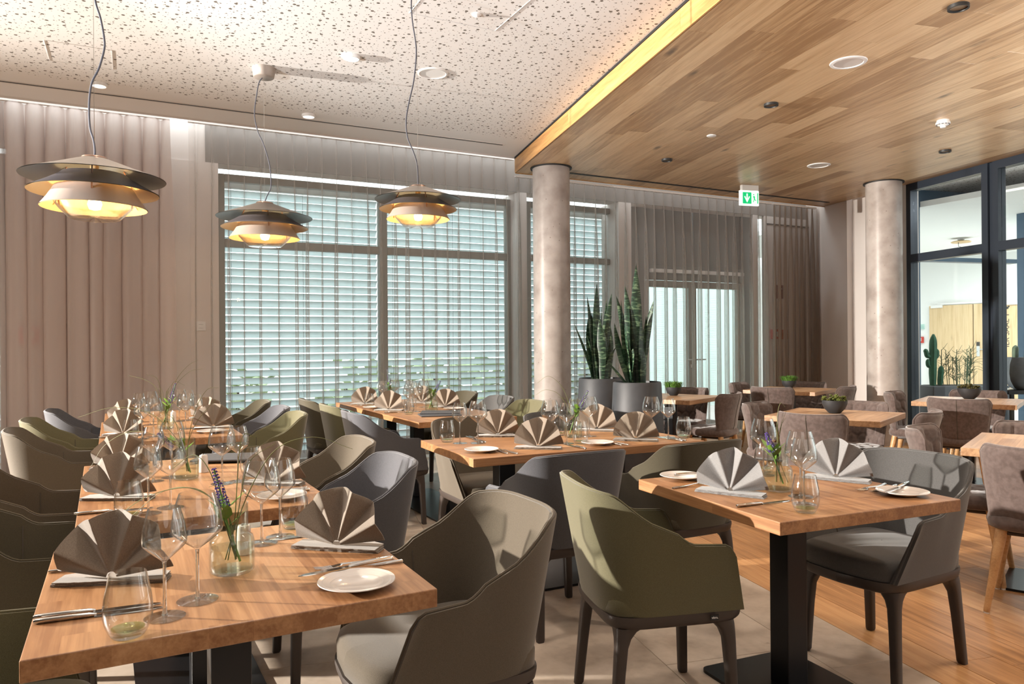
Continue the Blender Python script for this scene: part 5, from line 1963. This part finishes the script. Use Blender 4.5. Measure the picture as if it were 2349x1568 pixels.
# emergency exit sign
ex = thing('exit_sign', 'green and white lit escape sign with arrow and running figure under the wooden ceiling', 'sign', (6.98, 7.02, ZW), R(-12))
obj('mount', MB().box((0.0, 0, -0.035), (0.24, 0.05, 0.07), bev=0.004, seg=1), 'white_plastic', ex, smooth=False)
obj('sign_body', MB().box((-0.01, -0.004, -0.165), (0.275, 0.026, 0.19), bev=0.004, seg=1), 'exit_white', ex, smooth=False)
fy = -0.0185
obj('arrow_field', MB().box((-0.045, fy, -0.165), (0.125, 0.002, 0.145)), 'exit_green', ex, smooth=False)
ar = MB()
for poly in ([(-0.054, 0.055), (-0.036, 0.055), (-0.036, -0.02), (-0.054, -0.02)], [(-0.085, 0.015), (-0.075, 0.025), (-0.045, -0.03), (-0.045, -0.058)], [(-0.005, 0.015), (-0.015, 0.025), (-0.045, -0.03), (-0.045, -0.058)]):
    n = len(poly)
    ar.add([(p[0], fy - 0.0016, -0.165 + p[1]) for p in poly], [tuple(range(n))])
obj('arrow', ar, 'exit_white', ex, smooth=False)
mnn = MB()
def limb(a, b, w):
    d_ = Vector((b[0] - a[0], 0, b[1] - a[1])); nn = Vector((-d_.z, 0, d_.x)).normalized() * w
    A_ = Vector((a[0], fy + 0.004, -0.165 + a[1])); B_ = Vector((b[0], fy + 0.004, -0.165 + b[1]))
    mnn.add([A_ - nn, A_ + nn, B_ + nn, B_ - nn], [(0, 1, 2, 3)])
for a, b, w in (((0.052, 0.028), (0.06, -0.008), 0.009), ((0.06, -0.008), (0.078, -0.03), 0.006), ((0.078, -0.03), (0.09, -0.028), 0.004), ((0.06, -0.008), (0.05, -0.035), 0.006), ((0.05, -0.035), (0.04, -0.052), 0.005),
                ((0.052, 0.025), (0.036, 0.012), 0.004), ((0.055, 0.025), (0.072, 0.012), 0.004)):
    limb(a, b, w)
mnn.lathe([(0.0002, -0.001), (0.009, -0.001), (0.009, 0.001), (0.0002, 0.001)], 14, cap0=False, cap1=False)
mnn.v[-56:] = [(v[0] + 0.05, fy + 0.004 + v[2], -0.165 + 0.045 + v[1]) for v in mnn.v[-56:]]
for i, v in enumerate(mnn.v):
    mnn.v[i] = (v[0], fy + 0.0035, v[2])
run = obj('running_figure', mnn, 'exit_green', ex, smooth=False)
run.location.y = -0.004
obj('door_symbol', MB().box((0.108, fy, -0.165), (0.014, 0.002, 0.135)), 'exit_green', ex, smooth=False)

# ================================================================== wall fittings behind the curtains
def wallbox(name, lab, cat, x, z, w, h, mat, t_=0.05, parts=()):
    t = thing(name, lab, cat, (x, YW, z), 0)
    obj('housing', MB().box((0, -t_ / 2, 0), (w, t_, h), bev=0.004, seg=2), mat, t, smooth=False)
    for (pn, cx, cz, pw_, ph, m) in parts:
        obj(pn, MB().box((cx, -t_ - 0.0012, cz), (pw_, 0.0024, ph)), m, t, smooth=False)
    return t


wallbox('fire_call_point', 'red fire call box behind the taupe curtain at far left', 'alarm', -0.83, 1.405, 0.155, 0.15, 'fire_red', 0.05,
        [('window', 0.0, 0.005, 0.085, 0.075, 'sign_white'), ('pictogram', -0.005, 0.0, 0.04, 0.04, 'sign_dark'), ('pictogram', 0.03, -0.018, 0.02, 0.02, 'sign_dark')])
ws = wallbox('light_switch', 'white square wall switch between the curtain and the wide window', 'switch', 0.607, 1.495, 0.09, 0.09, 'white_plastic', 0.012,
             [('rocker', 0, 0, 0.06, 0.06, 'white_plastic'), ('marking', 0, 0.018, 0.04, 0.003, 'sign_dark'), ('marking', 0, -0.018, 0.04, 0.003, 'sign_dark')])
wallbox('fire_call_point', 'red call box behind the brown curtain, left of the orange one', 'alarm', 8.41, 1.405, 0.13, 0.14, 'fire_red', 0.05, [('window', 0.0, 0.0, 0.07, 0.075, 'sign_white'), ('pictogram', 0.0, 0.0, 0.03, 0.035, 'sign_dark')])
wallbox('smoke_vent_button', 'orange call box behind the brown curtain, right of the red one', 'alarm', 8.585, 1.40, 0.125, 0.14, 'alarm_orange', 0.05, [('button', 0.0, -0.005, 0.04, 0.04, 'sign_dark')])
fsn = wallbox('fire_sign', 'dark red hand pictogram sign high behind the brown curtain', 'sign', 8.53, 2.03, 0.17, 0.20, 'sign_maroon', 0.006)
hm = MB()
for k in range(4):
    hm.box((-0.01 + 0.012 * k, -0.0075, -0.05 + 0.025 * k + 0.02), (0.045, 0.003, 0.010), rz=0)
obj('pictogram', hm, 'sign_white', fsn, smooth=False)
tag(obj('picture_rail', MB().box((8.72, YW - 0.004, 3.02), (0.86, 0.008, 0.02)), 'sign_dark', smooth=False), 'thin dark rail high on the wall beside the brown curtain', 'rail')

# ================================================================== things in the hall
VL = RV
# double oak door in the hall
hd = thing('hall_door', 'pale oak double door of the hall with lettering, seen through the partition', 'door', (17.12, 10.3, 0), 0)
for (y0, y1) in ((0.03, 1.06), (-1.06, -0.0)):
    obj('door_leaf', MB().box((-0.02, (y0 + y1) / 2, 1.06), (0.05, y1 - y0, 2.1)), 'oak_veneer', hd, smooth=False)
for (yy) in (0.86, -0.82):
    obj('door_closer', MB().box((-0.06, yy, 2.09), (0.05, 0.28, 0.07)), 'white_plastic', hd, smooth=False)
obj('closer_rail', MB().box((-0.05, 0.0, 2.145), (0.03, 1.7, 0.035)), 'white_plastic', hd, smooth=False)
obj('lock_plate', MB().box((-0.05, -0.10, 1.04), (0.012, 0.07, 0.24)), 'door_steel', hd, smooth=False)
obj('card_reader', MB().box((-0.052, -0.10, 1.20), (0.02, 0.07, 0.09)), 'sign_dark', hd, smooth=False)
obj('handle', MB().box((-0.075, -0.15, 1.08), (0.02, 0.14, 0.018)), 'door_steel', hd, smooth=False)
text('IER SAAL 1', 0.16, 'sign_dark', hd, (-0.0475, -0.72, 1.50), (0, -pi / 2, 0))
# small bird-like emblem above the lettering
em = MB()
for (cy, cz, a, b) in ((0.0, 0.0, 0.045, 0.03), (-0.045, 0.028, 0.02, 0.018), (0.048, 0.01, 0.026, 0.012)):
    vs = [(-0.0475, cy, cz)] + [(-0.0475, cy + a * cos(k * pi / 8), cz + b * sin(k * pi / 8)) for k in range(16)]
    em.add(vs, [(0, 1 + (k + 1) % 16, 1 + k) for k in range(16)])
e_ = obj('emblem', em, 'sign_dark', hd, smooth=False)
e_.location = (-0.002, -0.72, 1.99)
fp = thing('fire_call_point', 'small red fire box on the white hall wall left of the oak door', 'alarm', (17.14, 11.62, 1.30))
obj('housing', MB().box((-0.03, 0, 0), (0.05, 0.16, 0.15)), 'fire_red', fp, smooth=False)
obj('window', MB().box((-0.057, 0, 0.01), (0.004, 0.09, 0.08)), 'sign_white', fp, smooth=False)
fp = thing('thermostat', 'pale green box on the white hall wall above the red one', 'control', (17.14, 11.62, 1.62))
obj('housing', MB().box((-0.02, 0, 0), (0.03, 0.20, 0.12)), 'screen_aqua', fp, smooth=False)
hl = thing('hall_ceiling_lamp', 'round brass-coloured ceiling lamp in the hall', 'lamp', (13.9, 8.61, 3.21))
obj('stem', MB().lathe([(0.06, 0.0), (0.06, -0.03), (0.03, -0.05)], 20, cap1=True), 'white_plastic', hl)
obj('disc', MB().lathe([(0.0002, -0.05), (0.14, -0.055), (0.17, -0.07), (0.16, -0.085), (0.0002, -0.085)], 36, cap0=False, cap1=False), 'brass_disc', hl)
obj('arm', MB().tube([(-0.08, 0, -0.08), (-0.08, 0, -0.16), (0.06, 0, -0.17)], 0.006, 6), 'sign_dark', hl)
# trough with cactus and twigs
tr_ = thing('plant_trough', 'long slate grey plant trough behind the glass partition', 'planter', (9.60, 5.92, 0), -yaw)
obj('trough', MB().box((0, 0, 0.36), (0.98, 0.32, 0.71), bev=0.01, seg=1), 'planter_slate', tr_, smooth=False)
obj('soil', MB().box((0, 0, 0.712), (0.92, 0.27, 0.012)), 'soil', tr_, smooth=False)


def cactus_arm(mb, pts, r, ribs=7):
    P = bezier(pts, 5)
    n = len(P)
    vs = []; fs = []
    seg = ribs * 4
    for i, p in enumerate(P):
        q = i / (n - 1)
        rad = r * (1 - max(0, (q - 0.8) / 0.2) ** 2 * 0.75) * (0.8 + 0.2 * min(1, q * 4))
        t_ = (P[min(i + 1, n - 1)] - P[max(i - 1, 0)]).normalized()
        nn = Vector((1, 0, 0)) - t_ * t_.x
        nn = nn.normalized() if nn.length > 0.05 else t_.orthogonal().normalized()
        bb = t_.cross(nn)
        for k in range(seg):
            a = 2 * pi * k / seg
            rr_ = rad * (1 + 0.13 * cos(ribs * a))
            vs.append(p + (nn * cos(a) + bb * sin(a)) * rr_)
    for i in range(n - 1):
        for k in range(seg):
            k2 = (k + 1) % seg
            fs.append((i * seg + k, i * seg + k2, (i + 1) * seg + k2, (i + 1) * seg + k))
    fs.append(tuple((n - 1) * seg + k for k in range(seg)))
    mb.add(vs, fs)


ca = thing('cactus', 'tall green column cactus with short arms in the slate trough', 'cactus', (9.19, 6.07, 0.718), -yaw)
for nm, pts, r_ in (('trunk', [(0.0, 0, -0.005), (0.0, 0, 0.2), (0.005, 0, 0.45), (0.01, 0, 0.66)], 0.042),
                    ('arm', [(-0.02, 0, 0.37), (-0.07, 0, 0.38), (-0.085, 0, 0.43), (-0.10, 0, 0.47)], 0.026), ('arm', [(0.02, 0, 0.35), (0.05, 0, 0.38), (0.055, 0, 0.47)], 0.026),
                    ('arm', [(-0.02, 0, 0.24), (-0.06, 0, 0.26), (-0.065, 0, 0.34)], 0.024), ('arm', [(0.10, 0.02, -0.005), (0.11, 0.02, 0.12), (0.12, 0.02, 0.25)], 0.032)):
    mb = MB(); cactus_arm(mb, pts, r_)
    obj(nm, mb, 'cactus_green', ca, ang=80)
tw = thing('pencil_plant', 'bushy thin-stemmed green twig plant in the slate trough', 'plant', (9.50, 5.93, 0.718), -yaw)
rnd = random.Random(4)
stm = MB(); br_ = MB()
for _ in range(16):
    x0 = rnd.uniform(-0.17, 0.17); y0 = rnd.uniform(-0.07, 0.07)
    h = rnd.uniform(0.3, 0.47)
    p0 = Vector((x0, y0, -0.004)); p1 = Vector((x0 * 1.15, y0, h))
    stm.tube(bezier([p0, p0.lerp(p1, .5) + Vector((rnd.uniform(-.02, .02), 0, 0)), p1], 4), 0.0045, 5)
    for _k in range(16):
        q = rnd.uniform(0.15, 1.0)
        s = p0.lerp(p1, q)
        a = rnd.uniform(0, 6.28); L_ = rnd.uniform(0.05, 0.13)
        e = s + Vector((cos(a) * L_ * .8, sin(a) * L_ * .5, L_ * rnd.uniform(0.2, 1.0)))
        br_.tube([s, s.lerp(e, .5) + Vector((0, 0, -0.008)), e], [0.003, 0.0026, 0.0015], 4)
for _ in range(5):
    s = Vector((0.12, rnd.uniform(-.05, .05), rnd.uniform(0.12, 0.3)))
    e = s + Vector((rnd.uniform(0.15, 0.26), 0, rnd.uniform(-0.1, 0.12)))
    br_.tube(bezier([s, s.lerp(e, .5) + Vector((0, 0, 0.04)), e], 5), 0.0022, 4)
tag(obj('stems', stm, 'twig_green', tw), kind='stuff')
tag(obj('twigs', br_, 'twig_green', tw), kind='stuff')
# shelf with globe pot
sh = thing('console_table', 'black narrow console behind the partition carrying the globe pot', 'table', (9.34, 4.96, 0), -yaw)
obj('top', MB().box((0.1, 0, 0.70), (1.0, 0.36, 0.05), bev=0.004, seg=1), 'black_steel', sh, smooth=False)
for sx in (-0.33, 0.55):
    for sy in (-0.13, 0.13):
        obj('leg', MB().box((sx, sy, 0.337), (0.035, 0.035, 0.675)), 'black_steel', sh, smooth=False)
gp = thing('planted_globe', 'grey round stone pot with small cacti on the black console', 'plant', (9.19, 4.98, 0.7255), 0)
obj('pot', MB().lathe([(0.0002, 0), (0.09, 0.0), (0.13, 0.02), (0.19, 0.10), (0.212, 0.19), (0.20, 0.29), (0.165, 0.37), (0.15, 0.37), (0.15, 0.33), (0.0002, 0.33)], 48, cap0=False, cap1=False), 'stone_globe', gp, ang=50)
obj('soil', MB().lathe([(0.15, 0.345), (0.0002, 0.35)], 28, cap1=False), 'soil', gp)
for (a, b, h, r_) in ((-0.09, 0.0, 0.17, 0.03), (0.02, -0.05, 0.1, 0.035), (0.08, 0.04, 0.13, 0.03)):
    mb = MB(); p = VL * a + Vector((sin(yaw), cos(yaw), 0)) * b
    cactus_arm(mb, [(p.x, p.y, 0.34), (p.x, p.y, 0.34 + h * .5), (p.x + 0.008, p.y, 0.34 + h)], r_)
    obj('cactus', mb, 'cactus_grey', gp, ang=80)
